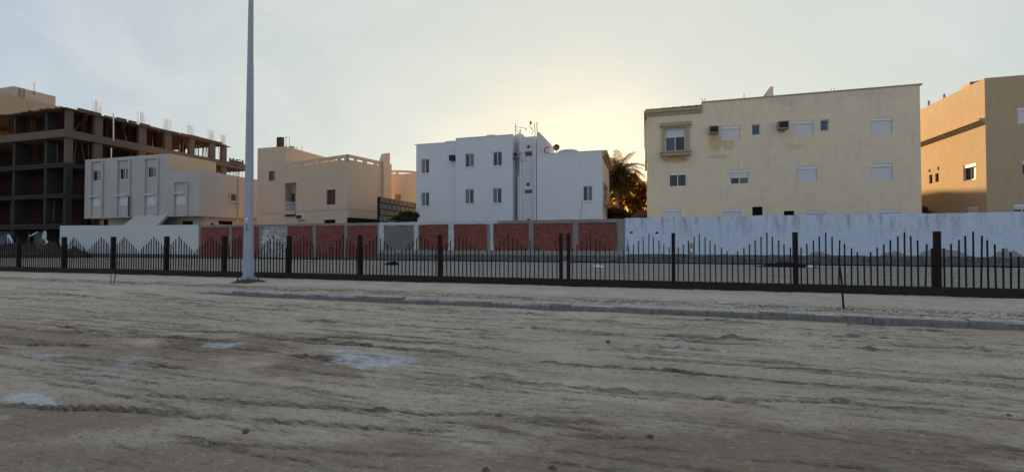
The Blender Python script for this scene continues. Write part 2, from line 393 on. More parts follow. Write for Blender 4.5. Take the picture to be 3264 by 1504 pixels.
RIDGES = [
 ([(430,1258),(640,1270),(860,1288),(1050,1300),(1250,1315),(1632,1325)], .030, .028),
 ([(0,1292),(130,1298),(280,1302),(470,1308),(640,1328),(720,1334)], .040, .035),
 ([(770,1338),(900,1345),(1050,1355),(1300,1370),(1480,1375)], .030, .024),
 ([(640,1355),(760,1365),(950,1378)], .016, .020),
 ([(510,1412),(700,1420),(950,1430),(1170,1442),(1400,1455)], .016, .022),
 ([(1010,1074),(1150,1078),(1300,1090),(1500,1100)], .035, .05),
 ([(540,1053),(760,1060),(850,1078),(1000,1092),(1200,1105),(1450,1125)], .040, .05),
 ([(1330,1185),(1500,1205),(1632,1212),(1900,1240),(2000,1250)], .030, .035),
 ([(1900,1243),(2150,1260),(2300,1272),(2400,1285),(2500,1310),(2530,1335)], .035, .032),
 ([(2220,1270),(2500,1275),(2700,1280),(2880,1300)], .025, .03),
 ([(1980,1425),(2180,1440)], .022, .02), ([(2350,1465),(2500,1470)], .02, .018), ([(2980,1460),(3200,1485)], .02, .018),
 ([(1632,1326),(1800,1345),(2000,1358)], .025, .025), ([(0,1095),(200,1100),(350,1102)], .03, .05),
 ([(2100,1068),(2280,1080),(2450,1084)], .035, .045), ([(880,1130),(1020,1142),(1080,1150)], .03, .04),
 ([(1740,1382),(1900,1395),(2080,1400)], .02, .022), ([(2700,1225),(2900,1240),(3180,1260)], .02, .03),
 ([(1850,1020),(2000,1027)], .04, .05), ([(380,1072),(560,1075),(740,1090)], .03, .05),
]
RW = []
for pts, h, wd in RIDGES:
    P = sorted(on_z(u, v) for u, v in pts); RW.append((np.array([p[0] for p in P]), np.array([p[1] for p in P]), h, wd))
rr = random.Random(3)
for i in range(680):
    x0 = rr.uniform(-22, 12); y0 = rr.uniform(2.2, 10.3); n = rr.uniform(0.5, 2.6) * (0.5 + y0 / 8)
    a = rr.uniform(-0.10, 0.03)
    xs = np.linspace(x0, x0 + n, 5); ys = y0 + a * (xs - x0) + np.array([rr.uniform(-.03, .03) for _ in range(5)])
    RW.append((xs, ys, rr.uniform(.006, .024) * (0.6 + y0 / 10), rr.uniform(.012, .035) * (0.6 + y0 / 10)))

for (u, v, n_, ang_, off) in ((700, 1240, 7.0, -.035, 5), (1500, 1120, 8.0, -.06, 4), (2300, 1200, 6.0, -.045, 5), (1150, 1400, 3.5, -.03, 4), (2600, 1380, 4.0, -.05, 5), (500, 1010, 9.0, -.03, 5), (1900, 1300, 5.0, -.05, 4), (2900, 1180, 5.0, -.06, 4)):
    x0, y0 = on_z(u, v); x0 -= n_ / 2
    for k in range(off):
        for sd_ in (0, 1.45):      # two wheel paths of one vehicle
            xs = np.linspace(x0 + rr.uniform(-.3, .3), x0 + n_ + rr.uniform(-.5, .5), 8)
            RW.append((xs, y0 + sd_ + .045 * k + ang_ * (xs - x0) + .012 * (xs - x0) ** 1.5 * (.3 if ang_ < -.04 else -.2), rr.uniform(.007, .013), .022))
SALT = [(1190,1145,190,34,1.0),(1150,1170,70,22,.8),(700,1098,75,12,.8),(120,1134,110,12,.75),(95,1275,95,24,1.0),(15,1332,40,18,.9),
        (270,1250,140,24,.35),(420,1165,80,20,.45),(400,1210,60,14,.5),(1825,1213,70,20,.6),(2150,1112,60,8,.6),(2320,1236,90,14,.4),(110,948,18,4,.6),(330,1185,150,40,.3)]
BROWN = [(0,1070,330,40,.7),(690,1112,260,40,.8),(980,1165,180,40,.7),(600,1150,160,30,.6),(100,1330,420,60,.7),(300,1110,220,40,.5),(760,1470,1100,70,.6),(2400,1450,1100,110,.75),(1000,1080,200,25,.5)]

def axis_pts(segs):
    r = [segs[0][0]]
    for a, b, st in segs:
        n = max(1, int(round((b - a) / st))); r += list(np.linspace(a, b, n + 1)[1:])
    return np.array(r)
gx = np.concatenate([-np.geomspace(3000, 62, 14)[:-1], axis_pts([(-62, -30, .6), (-30, -14, .16), (-14, -6, .06), (-6, 5, .034), (5, 12, .07), (12, 30, .4)]), np.geomspace(32, 3000, 16)])
gy = np.concatenate([-np.geomspace(400, 2, 12)[:-1], axis_pts([(-2, 1.8, .3), (1.8, 7.2, .026), (7.2, 16.2, .045), (16.2, 40, .3)]), np.geomspace(42, 4000, 22)])
GX, GY = np.meshgrid(gx, gy)
def height(X, Y):
    ky = kerb_y(X)
    inner = sstep(Y - ky, 0.09, 0.16)
    bury = sstep(-X, 12.5, 17.0)
    # sand verge behind the kerb, empty plot behind the fence
    verge = 0.135 + 0.06 * sstep(Y, ky + 0.4, FENCE_Y)
    lot = 0.20 + 0.15 * sstep(Y, FENCE_Y, 30.0)
    back = np.where(Y < FENCE_Y, verge, lot)
    road = 0.0 + 0.13 * bury * sstep(Y, ky - 3.5, ky)
    z = road * (1 - inner) + back * inner
    near = np.clip(1 - (np.hypot(X, Y) - 25) / 30, 0, 1)
    z = z + near * (0.030 * (fbm(X * .45, Y * .9, 4, 5) - .5) + 0.035 * (fbm(X * 1.6, Y * 4.6, 5, 9) - .5) + 0.034 * (fbm(X * 8, Y * 15, 5, 21, .72) - .5))
    z = z + near * inner * np.where(Y < FENCE_Y - .3, 0.035 * (fbm(X * 1.3, Y * 3, 4, 33) - .5), 0)
    onroad = 1 - inner
    add = np.zeros_like(z); rut_shade = np.zeros_like(z)
    wob = (fbm(X * 2.5, Y * 1.5, 4, 40) - .5) * 0.09; mod = 0.72 + 0.55 * fbm(X * 2.5, Y * 5, 3, 44)
    for xs, ys, h, wd in RW:
        wd = max(wd * .36, .011)
        j0, j1 = np.searchsorted(gx, [xs[0] - .3, xs[-1] + .3]); i0, i1 = np.searchsorted(gy, [ys.min() - .5, ys.max() + .5])
        if j1 <= j0 or i1 <= i0 or X.shape != GX.shape: continue
        sx = X[i0:i1, j0:j1]; sy = Y[i0:i1, j0:j1]
        d = sy - np.interp(sx, xs, ys) + wob[i0:i1, j0:j1]
        t = np.clip(np.minimum(sx - xs[0] + .2, xs[-1] + .2 - sx) / .5, 0, 1)
        prof = np.where(d < 0, np.exp(-(d / (wd * .55)) ** 2), np.exp(-(d / (wd * 1.7)) ** 2)) - 0.55 * np.exp(-((d + wd * 1.7) / (wd * .9)) ** 2)
        add[i0:i1, j0:j1] += 1.15 * h * t * prof * mod[i0:i1, j0:j1]
        rut_shade[i0:i1, j0:j1] += min(1, h / .022) * t * np.exp(-((d + wd * .9) / (wd * .8)) ** 2) * mod[i0:i1, j0:j1]  # shade under each rut lip, kept as a colour mask
    z = z + add * onroad
    global RUT_SHADE
    if X.shape == GX.shape: RUT_SHADE = np.clip(rut_shade * onroad, 0, 1)
    # sand drifted against the kerb foot
    z = z + 0.03 * onroad * np.exp(-((Y - ky) / .2) ** 2) * fbm(X * 1.2, Y * 1.2, 3, 60)
    return z
GZ = height(GX, GY)
def ground_z(x, y):
    i = int(np.clip(np.searchsorted(gy, y), 1, len(gy) - 1)); j = int(np.clip(np.searchsorted(gx, x), 1, len(gx) - 1))
    return float(GZ[i, j])
ny, nx = GX.shape
me = bpy.data.meshes.new('ground')
co = np.stack([GX, GY, GZ], -1).reshape(-1, 3)
idx = np.arange(ny * nx).reshape(ny, nx)
q = np.stack([idx[:-1, :-1], idx[:-1, 1:], idx[1:, 1:], idx[1:, :-1]], -1).reshape(-1, 4)
me.vertices.add(len(co)); me.vertices.foreach_set('co', co.ravel())
me.loops.add(q.size); me.loops.foreach_set('vertex_index', q.ravel().astype(np.int32))
me.polygons.add(len(q)); me.polygons.foreach_set('loop_start', np.arange(0, q.size, 4, dtype=np.int32))
me.polygons.foreach_set('use_smooth', np.ones(len(q), bool))
me.update(); me.validate()
def blob_mask(lst, seed, wobamp=1.5):
    X, Y = GX.ravel(), GY.ravel(); m = np.zeros(len(X))
    nse = (fbm(X * 1.6, Y * 2.6, 5, seed, .6) - .5)
    for u, v, ru, rv, s in lst:
        ru, rv = (ru * .82, rv * .82) if seed == 70 else (ru, rv)
        cx, cy = on_z(u, v); x1, y1 = on_z(u + ru, v); x2, y2 = on_z(u, v - rv)
        ax = np.array([x1 - cx, y1 - cy]); by = np.array([x2 - cx, y2 - cy])
        A = np.linalg.inv(np.stack([ax, by], 1)); d = np.stack([X - cx, Y - cy]); e = A @ d
        r = np.sqrt((e ** 2).sum(0)) + nse * wobamp * 2.2
        m = np.maximum(m, s * np.clip((1.15 - r) / .55, 0, 1))
    return m
for nm, arr in (('rut', RUT_SHADE.ravel()), ('salt', blob_mask(SALT, 70)), ('brown', blob_mask(BROWN, 80, .7)),
                ('verge', (sstep(GY - kerb_y(GX), .05, .3) * (GY < FENCE_Y + .1)).ravel()), ('lot', (GY > FENCE_Y + .1).astype(float).ravel()),
                ('litter', (np.exp(-((GY - kerb_y(GX) - 1.15) / .55) ** 2) * (GY < FENCE_Y)).ravel())):
    at = me.attributes.new(nm, 'FLOAT', 'POINT'); at.data.foreach_set('value', arr.astype(np.float32))
m, t, b = mat_nodes('sandy_soil')
def attr(t, n):
    a = t.nodes.new('ShaderNodeAttribute'); a.attribute_name = n; return a.outputs['Fac']
c = mixc(t, ramp(t, noise(t, .22, 5, .6), .35, .68), (0.68, 0.58, 0.475), (0.56, 0.47, 0.38))
c = mixc(t, ramp(t, noise(t, 1.3, 6, .68, stretch=(.45, 1.3, 1)), .42, .72, 0, .7), c, (0.37, 0.275, 0.20))
c = mixc(t, ramp(t, noise(t, 2.6, 6, .7, stretch=(.35, 1.6, 1)), .55, .75, 0, .5), c, (0.50, 0.46, 0.41))
c = mixc(t, math2(t, 'MULTIPLY', attr(t, 'brown'), .8), c, mixc(t, noise(t, 3, 5, .6), (0.22, 0.145, 0.088), (0.17, 0.125, 0.068)))
vc = mixc(t, ramp(t, noise(t, .8, 5, .6), .35, .7), (0.66, 0.59, 0.50), (0.52, 0.45, 0.37))
c = mixc(t, attr(t, 'verge'), c, vc)
lc = mixc(t, ramp(t, noise(t, .9, 6, .65, stretch=(.6, 1.4, 1)), .4, .7), (0.33, 0.31, 0.28), (0.23, 0.215, 0.19))
c = mixc(t, attr(t, 'lot'), c, lc)
c = mixc(t, math2(t, 'MULTIPLY', attr(t, 'litter'), ramp(t, noise(t, 2.2, 6, .7, stretch=(.4, 1.2, 1)), .40, .56, 0, .95)), c, (0.20, 0.135, 0.085))
c = mixc(t, math2(t, 'MULTIPLY', attr(t, 'rut'), ramp(t, noise(t, 9, 5, .7, stretch=(.6, 1, 1)), .30, .55, .35, 1)), c, (0.075, 0.056, 0.042))  # painted shade of the rut lips, tinted as dark disturbed soil
sa = attr(t, 'salt')
sn = math2(t, 'ADD', math2(t, 'MULTIPLY', noise(t, 4.5, 9, .8, stretch=(.45, 1.6, 1)), 2.6), math2(t, 'MULTIPLY', sa, 1.5))
sm = math2(t, 'MULTIPLY', math2(t, 'MULTIPLY', ramp(t, sn, 1.3, 2.7, 0, .85), ramp(t, noise(t, 22, 5, .75, stretch=(.5, 1.2, 1)), .38, .58, .45, .9)), ramp(t, sa, 0.02, .8))
c = mixc(t, sm, c, (0.78, 0.85, 0.95))
gr = noise(t, 60, 6, .8)
c = mixc(t, ramp(t, gr, .56, .75, 0, .5), c, (0.12, 0.095, 0.072))
c = mixc(t, ramp(t, noise(t, 95, 3, .7), .60, .72, 0, .5), c, (0.50, 0.46, 0.41))
c = mixc(t, ramp(t, noise(t, 14, 5, .75, stretch=(.5, 1.3, 1)), .54, .66, 0, .6), c, (0.22, 0.17, 0.13))
c = mixc(t, ramp(t, noise(t, 34, 4, .8, stretch=(.5, 1.2, 1)), .54, .64, 0, .5), c, (0.24, 0.19, 0.15))
c = mixc(t, ramp(t, noise(t, 26, 4, .8, stretch=(.4, 1.2, 1)), .54, .64, 0, .38), c, (0.70, 0.64, 0.56))
c = mixc(t, ramp(t, noise(t, 4.5, 7, .78, stretch=(.35, 1.7, 1)), .55, .70, 0, .6), c, (0.19, 0.15, 0.115))
t.links.new(c, b.inputs['Base Color']); b.inputs['Roughness'].default_value = .97; b.inputs['Specular IOR Level'].default_value = .12
hh = math2(t, 'ADD', math2(t, 'MULTIPLY', noise(t, 16, 6, .75), 1.0), math2(t, 'MULTIPLY', noise(t, 5, 5, .7, stretch=(.5, 1.5, 1)), 2.2))
bump(t, b, hh, 1.0, .06)
M['ground'] = m
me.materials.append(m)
g = bpy.data.objects.new('ground', me); C.objects.link(g); tag(g, kind='structure')

# ------------------------------------------------------------------ stones, clods and pebbles
def stone_mb(r, seed, flat=.6):
    q_ = random.Random(seed); b_ = MB(); ph = (1 + 5 ** .5) / 2
    vs = [(-1, ph, 0), (1, ph, 0), (-1, -ph, 0), (1, -ph, 0), (0, -1, ph), (0, 1, ph), (0, -1, -ph), (0, 1, -ph), (ph, 0, -1), (ph, 0, 1), (-ph, 0, -1), (-ph, 0, 1)]
    fs = [(0, 11, 5), (0, 5, 1), (0, 1, 7), (0, 7, 10), (0, 10, 11), (1, 5, 9), (5, 11, 4), (11, 10, 2), (10, 7, 6), (7, 1, 8), (3, 9, 4), (3, 4, 2), (3, 2, 6), (3, 6, 8), (3, 8, 9), (4, 9, 5), (2, 4, 11), (6, 2, 10), (8, 6, 7), (9, 8, 1)]
    sx, sy = q_.uniform(.7, 1.3), q_.uniform(.6, 1.1)
    b_.add([(x / 1.9 * r * sx * q_.uniform(.75, 1.2), y / 1.9 * r * sy * q_.uniform(.75, 1.2), z / 1.9 * r * flat * q_.uniform(.7, 1.15)) for x, y, z in vs], fs)
    return b_
named_stones = [
 (783, 1377, .035, 'stone_dark', 'largest dark clod low on the left, under the long wheel rut'),
 (2072, 1396, .032, 'stone_dark', 'dark broken clod below the middle right, beside two short ruts'),
 (3217, 1326, .032, 'stone_dark', 'dark clod near the right edge above the brown ground'),
 (1588, 1328, .032, 'stone_dark', 'dark clod at the end of the longest rut, bottom centre'),
 (1938, 1094, .035, 'stone_dark', 'flat dark stone on the dirt between kerb and centre'),
 (2305, 1121, .055, 'chip', 'small pale stone on the smooth dirt right of centre'),
 (2700, 1149, .035, 'chip', 'pale lump of rubble on the dirt at the right'),
 (1762, 1491, .04, 'stone_dark', 'dark stone at the bottom edge, left of the right-hand brown patch'),
 (1549, 1497, .035, 'stone_dark', 'small dark stone at the very bottom edge near the middle'),
 (2915, 1440, .05, 'stone', 'flat tan stone on brown dirt at lower right'),
]
for i, (u, v, r, mm, lb) in enumerate(named_stones):
    x, y = on_z(u, v); o = stone_mb(r, 100 + i, .7).build('stone', M[mm], origin=(x, y, ground_z(x, y) + r * .15)); 
    o.data.transform(Matrix.Translation(Vector(o.location))); o.data.update(); tag(o, lb, 'stone')
def scatter(name, n, xr, yr, rmin, rmax, m, dens=None, seed=1, flat=.6):
    q_ = np.random.default_rng(seed); xs, ys = [], []
    while len(xs) < n:
        x = q_.uniform(*xr); y = q_.uniform(*yr)
        if dens is None or q_.random() < dens(x, y): xs.append(x); ys.append(y)
    base = np.array([(1, 0, 0), (-1, 0, 0), (0, 1, 0), (0, -1, 0), (0, 0, 1), (0, 0, -1)], float)
    tri = np.array([(0, 2, 4), (2, 1, 4), (1, 3, 4), (3, 0, 4), (2, 0, 5), (1, 2, 5), (3, 1, 5), (0, 3, 5)])
    V = []; Fc = []
    for i, (x, y) in enumerate(zip(xs, ys)):
        r = q_.uniform(rmin, rmax) * q_.uniform(.5, 1); a = q_.uniform(0, 6.3); ca, sa = math.cos(a), math.sin(a)
        p = base * q_.uniform(.5, 1.2, (6, 3)) * r * np.array([1.2, .9, flat])
        p = np.stack([p[:, 0] * ca - p[:, 1] * sa + x, p[:, 0] * sa + p[:, 1] * ca + y, p[:, 2] + ground_z(x, y) + r * .15], 1)
        V.append(p); Fc.append(tri + 6 * i)
    me_ = bpy.data.meshes.new(name); me_.from_pydata(np.concatenate(V).tolist(), [], np.concatenate(Fc).tolist()); me_.materials.append(m)
    o = bpy.data.objects.new(name, me_); C.objects.link(o); tag(o, kind='stuff'); return o
inview = lambda x, y: 1.0 if (math.atan2(x, y) > R(-68) and math.atan2(x, y) < R(36) and y < kerb_y(x) - .05) else 0
tag(scatter('pebbles', 12000, (-17, 8), (1.9, 10.5), .006, .015, M['stone'], lambda x, y: inview(x, y) * (.25 + .75 * (fbm(np.array([x * .8]), np.array([y * 1.2]), 3, 90)[0] > .5)), 5), 'loose pebbles and crumbs of soil over the dirt', 'pebbles')
tag(scatter('dark_crumbs', 1800, (-15, 7), (1.9, 9.5), .005, .012, M['stone_dark'], lambda x, y: inview(x, y) * (.15 + .85 * (fbm(np.array([x * .9 + 7]), np.array([y * 1.4]), 3, 95)[0] > .54)), 6), 'dark crumbs of soil over the dirt', 'crumbs')
vg = lambda x, y: float(np.exp(-((y - kerb_y(x) - 1.0) / .55) ** 2)) * (1 if y < FENCE_Y - .25 else 0)
tag(scatter('limestone_chips', 3600, (-24, 13), (10, 14.9), .012, .055, M['chip'], lambda x, y: vg(x, y) * (1.0 if fbm(np.array([x * .5]), np.array([y * .5]), 3, 98)[0] > .52 else .07), 7, .4), 'white limestone chips strewn along the verge', 'chips')
tag(scatter('dry_leaves', 4000, (-24, 13), (10, 14.9), .012, .035, M['rust'], vg, 8, .25), 'dry brown leaves and twigs behind the kerb', 'leaf litter')
tag(scatter('plot_rubble', 3500, (-45, 24), (15.6, 32.6), .02, .06, M['chip'], lambda x, y: .25 + .75 * (fbm(np.array([x * .4]), np.array([y * .7]), 3, 77)[0] > .55), 9, .4), 'pale rubble scattered over the empty plot', 'rubble')

# ------------------------------------------------------------------ kerb
kerb = bpy.data.objects.new('kerb', None); C.objects.link(kerb); kerb.location = (-3, float(kerb_y(-3)), 0); tag(kerb, kind='structure')
def kerb_stone(ch):
    b_ = MB(); l, d, z0, z1 = .248, .16, -.2, .185
    prof = [(0, z0), (0, z1 - .05), (.012, z1 - .018), (.04, z1), (d, z1), (d, z0)]
    n = len(prof)
    if ch: prof = [(0, z0), (0.004, z1 - .06), (.03, z1 - .03), (.06, z1 - .004), (d, z1), (d, z0)]
    vs = [(-l, y, z) for y, z in prof] + [(l, y, z) for y, z in prof]
    b_.add(vs, [tuple(range(n)), tuple(range(2 * n - 1, n - 1, -1))] + [(i, n + i, n + (i + 1) % n, (i + 1) % n) for i in range(n)])
    me_ = b_.mesh('kerb_stone'); me_.materials.append(M['kerb']); return me_
kms = [kerb_stone(0), kerb_stone(1)]
x = -15.5; k = 0
while x < 13.5:
    y = float(kerb_y(x)); s_ = (float(kerb_y(x + .3)) - float(kerb_y(x - .3))) / .6
    o = bpy.data.objects.new('kerb_stone', kms[1 if rr.random() < .35 else 0]); C.objects.link(o); o.parent = kerb
    sink = -.13 * float(sstep(-x, 11.0, 15.5))
    o.location = (x + 3, y - kerb.location.y + rr.uniform(-.012, .012), sink + rr.uniform(-.028, .006))
    o.rotation_euler = (rr.uniform(-.03, .02), rr.uniform(-.012, .012), math.atan(s_) + rr.uniform(-.012, .012))
    x += .502; k += 1

# ------------------------------------------------------------------ fence
fence = thing('metal_fence', 'long low dark brown fence of pointed-profile upright bars on a dark base across the verge', 'fence', (0, FENCE_Y, .2))
BAY = 3.43
post_x = [wx(u, FENCE_Y) for u in (60, 205, 362, 532, 717, 922, 1148, 1402, 1788, 1812, 2146, 2535, 2987)]
post_x = [post_x[0] - BAY] + post_x + [post_x[-1] + BAY]
PW = .10
pm = MB().box(-PW / 2, PW / 2, -.09, .09, 0, 1.52); pm.box(-PW / 2 - .004, PW / 2 + .004, -.094, .094, 1.52, 1.53)
pme = pm.mesh('post'); pme.materials.append(M['fence'])
for i, x in enumerate(post_x):
    o = bpy.data.objects.new('post', pme); C.objects.link(o); o.parent = fence; o.location = (x, rr.uniform(-.01, .01), .22)
    o.rotation_euler = (0, rr.uniform(-.006, .006), 0)
bar_me = {}
for lv in range(1, 8):
    h = 1.93 - (7 - lv) * .11 - .40
    w_ = .015; b_ = MB().box(-w_, w_, -w_, w_, 0, h); b_.add([(-w_, -w_, h), (w_, -w_, h), (w_, w_, h), (-w_, w_, h), (0, 0, h + .008)], [(0, 1, 4), (1, 2, 4), (2, 3, 4), (3, 0, 4)])
    bar_me[lv] = b_.mesh('bar'); bar_me[lv].materials.append(M['fence'])
STD = [3, 4, 5, 6, 7, 6, 5, 4, 3, 2, 1, 2, 3, 4, 5, 6, 7, 6, 5, 4, 3]
WIDE = [3, 4, 5, 6, 7, 6, 6, 4, 3, 2, 1, 2, 2, 3, 5, 6, 7, 6, 5, 4, 3, 5, 4, 3, 2, 1, 2, 3]
far = MB(); nbar = 0
for i in range(len(post_x) - 1):
    a, b2 = post_x[i], post_x[i + 1]
    if b2 - a < 1: continue
    lv = WIDE if b2 - a > 4 else STD
    if i != 9 or True:
        MB().box(a + PW / 2, b2 - PW / 2, FENCE_Y - .014, FENCE_Y + .014, .985, 1.02).build('rail', M['fence'], fence)
    for k, l_ in enumerate(lv):
        x = a + PW / 2 + (b2 - a - PW) * (k + .55) / (len(lv) + .1)
        if i == 0:
            h = 1.93 - (7 - l_) * .11; far.box(x - .015, x + .015, FENCE_Y - .045, FENCE_Y - .015, .40, h); continue
        o = bpy.data.objects.new('bar', bar_me[l_]); C.objects.link(o); o.parent = fence
        o.location = (x, -.031, .20 + rr.uniform(-.006, .006)); bent = .045 if rr.random() < .06 else .01
        o.rotation_euler = (rr.uniform(-.012, .012), rr.uniform(-bent, bent), 0); nbar += 1
tag(far.build('distant_bars', M['fence'], fence), kind='stuff')
bs = MB(); xs = np.arange(post_x[0] - 1, post_x[-1] + 1, .6)
for i in range(len(xs) - 1):
    z0, z1 = .43 + rr.uniform(-.004, .004), .43
    bs.box(xs[i], xs[i + 1] + .0, FENCE_Y - .11, FENCE_Y + .11, -.1, .43 + (.003 if i % 2 else 0))
bs.build('base', M['fence_base'], fence)

# ------------------------------------------------------------------ street pole
px, py = on_z(791, 899, .16); 
pole = thing('lamp_post', 'tall tapered grey steel lamp post on a bolted base plate, rising out of the picture', 'lamp post', (px, py, .16))
b_ = MB(); n = 8
def ring(z, r): return [(px + r * math.cos(2 * math.pi * (k + .5) / n), py + r * math.sin(2 * math.pi * (k + .5) / n), z) for k in range(n)]
def lathe(b_, prof):
    rs = [ring(z, r) for z, r in prof]; base = len(b_.v)
    for r_ in rs: b_.v += r_
    for i in range(len(rs) - 1):
        for k in range(n): b_.f.append((base + i * n + k, base + i * n + (k + 1) % n, base + (i + 1) * n + (k + 1) % n, base + (i + 1) * n + k))
    b_.f.append(tuple(base + (len(rs) - 1) * n + k for k in range(n)))
lathe(b_, [(.70, .188), (12.2, .085)]); b_.build('shaft', M['galv'], pole)
b_ = MB(); lathe(b_, [(.17, .200), (.70, .195)]); b_.build('foot_sleeve', M['galv_low'], pole)
MB().box(px - .30, px + .30, py - .30, py + .30, .195, .225).build('base_plate', M['galv_low'], pole)
for sx in (-1, 1):
    for sy in (-1, 1):
        MB().tube([(px + sx * .24, py + sy * .24, .15), (px + sx * .24, py + sy * .24, .36)], .02, 6).build('anchor_bolt', M['rust'], pole)
        MB().tube([(px + sx * .24, py + sy * .24, .226), (px + sx * .24, py + sy * .24, .27)], .042, 6).build('nut', M['rust'], pole)
for k in range(4):
    a = k * math.pi / 2 + .785; c_, s_ = math.cos(a), math.sin(a)
    F_ = Face((px, py), (px + c_, py + s_)); MB().fprism(F_, [(.17, .225), (.29, .225), (.17, .50)], -.008, .008).build('gusset', M['galv_low'], pole)
lg = MB(); lg.tube([(px, py, 12.1), (px + .05, py - .6, 12.5), (px + .1, py - 1.9, 12.7)], .04, 8).build('arm', M['galv'], pole)
MB().box(px - .06, px + .26, py - 2.5, py - 1.8, 12.64, 12.76).build('lamp_head', M['galv'], pole)
# painted number plate and stencilled marks, on the facet facing the road
dv = Vector((px, py)).normalized(); ang = math.atan2(-dv.y, -dv.x)
kf = round((ang - 0) / (math.pi / 4)) * (math.pi / 4)
nrm = Vector((math.cos(kf), math.sin(kf))); tn = Vector((-nrm.y, nrm.x))
def facet_r(z): return (.188 + (z - .70) * (.085 - .188) / 11.5) * math.cos(math.pi / 8)
def on_facet(a, z, d):
    p = Vector((px, py)) + nrm * (facet_r(z) + d) + tn * a; return (p.x, p.y, z)
def text_obj(s_, a, z, size, m, name, d=.004, bold=.0):
    cu = bpy.data.curves.new(name, 'FONT'); cu.body = s_; cu.size = size; cu.align_x = 'CENTER'; cu.align_y = 'CENTER'; cu.extrude = .001; cu.offset = bold
    tmp = bpy.data.objects.new(name + '_curve', cu); C.objects.link(tmp)
    dg = bpy.context.evaluated_depsgraph_get(); me_ = bpy.data.meshes.new_from_object(tmp.evaluated_get(dg)); bpy.data.objects.remove(tmp)
    rot = math.atan2(tn.y, tn.x); me_.materials.clear(); me_.materials.append(m)
    o = bpy.data.objects.new(name, me_); C.objects.link(o); o.parent = pole
    P = Vector(on_facet(a, z, d)); o.location = P - pole.location; o.rotation_euler = (R(90), 0, rot); return o
zt = lambda v: EYE + (HOR - v) / F_PX * (ray(791, v).length * 0 + (Vector((px, py)).length) * math.cos(YAW - math.atan2(-px, py)))
text_obj('6', -.06, zt(706), .30, M['white_paint'], 'painted_number', .004, .012)
for s_, a, v, sz in (('C', -.065, 718.5, .09), ('6', -.07, 725, .08), ('11', -.06, 731, .09), ('.', .03, 726, .18)):
    text_obj(s_, a, zt(v), sz, M['black_paint'], 'stencilled_mark', .004, .004)
# soil heaped round the foot
def mound(name, cx, cy, rx, ry, h, m, label, seed, n=26, base=None):
    b_ = MB(); q_ = random.Random(seed); V = []
    for i in range(n + 1):
        for j in range(n + 1):
            a, c_ = -1 + 2 * i / n, -1 + 2 * j / n; r = math.hypot(a, c_)
            x, y = cx + a * rx, cy + c_ * ry
            nn = float(fbm(np.array([x * 2.1 + seed]), np.array([y * 2.1]), 4, seed)[0]); n2 = float(fbm(np.array([x * 9 + seed]), np.array([y * 9]), 3, seed + 3)[0])
            hh_ = max(0, 1 - r ** 2 + (nn - .5) * 1.1); z = (ground_z(x, y) if base is None else base) - .04 + h * min(1.15, hh_) * (.7 + .5 * nn) + h * .22 * (n2 - .5) * (hh_ > 0)
            V.append((x, y, z - (.1 if hh_ <= 0 else 0)))
    w_ = n + 1; b_.add(V, [(i * w_ + j, (i + 1) * w_ + j, (i + 1) * w_ + j + 1, i * w_ + j + 1) for i in range(n) for j in range(n)])
    o = b_.build(name, m); tag(o, label, 'heap', kind='stuff'); return o
mound('soil_mound', px + .12, py - .15, .75, .55, .13, M['soil_dark'], 'dark soil heaped round the foot of the lamp post', 4)

# ------------------------------------------------------------------ leaning stakes on the verge
def stake(u0, v0, u1, v1, r, label, grp=None, zg=.17, lean=.15):
    x, y = on_z(u0, v0, zg); x1, z1 = on_y(u1, v1, y + lean)
    o = thing('iron_stake', label, 'stake', (x, y, zg), grp)
    MB().tube([(x, y, zg - .1), (x * .5 + x1 * .5 + .01, y + lean * .5, (zg + z1) / 2), (x1, y + lean, z1)], r, 5).build('shaft', M['fence'], o); return o
stake(2690, 979, 2673, 820, .022, 'thick dark iron stake leaning left on the verge at the right')
stake(354, 903, 352, 862, .012, 'short upright stick beside the pole-side fence at far left, left one of the pair')
stake(362, 903, 376, 835, .014, 'thin stick leaning right, right one of the pair at far left')

# ------------------------------------------------------------------ boundary wall
z_foot = .15
def top_at(u, v): return on_y(u, v, WALL_Y)[1]
XW = lambda u: wx(u, WALL_Y)
FW = Face((-80, WALL_Y), (60, WALL_Y)); aw = lambda u: XW(u) + 80
lw = thing('white_wall', 'plain pale rendered boundary wall at the left, in front of the ribbed house', 'wall', (XW(400), WALL_Y, .2))
zl0, zl1 = top_at(190, 719), top_at(634, 716)
b_ = MB(); F_ = FW
b_.fprism(F_, [(aw(190), .1), (aw(632), .1), (aw(632), zl1), (aw(420), (zl0 + zl1) / 2 - .03), (aw(190), zl0)], -.22, .0)
b_.build('wall', M['left_wall'], lw)
MB().fbox(F_, aw(190) + .02, aw(632), .05, .62, -.1, .02).build('dark_plinth', M['plinth'], lw)  # dark band along the wall foot
MB().fbox(F_, aw(633.5), aw(638), .1, zl1 + .02, -.25, .03).build('end_pier', M['grey_plaster'], lw)

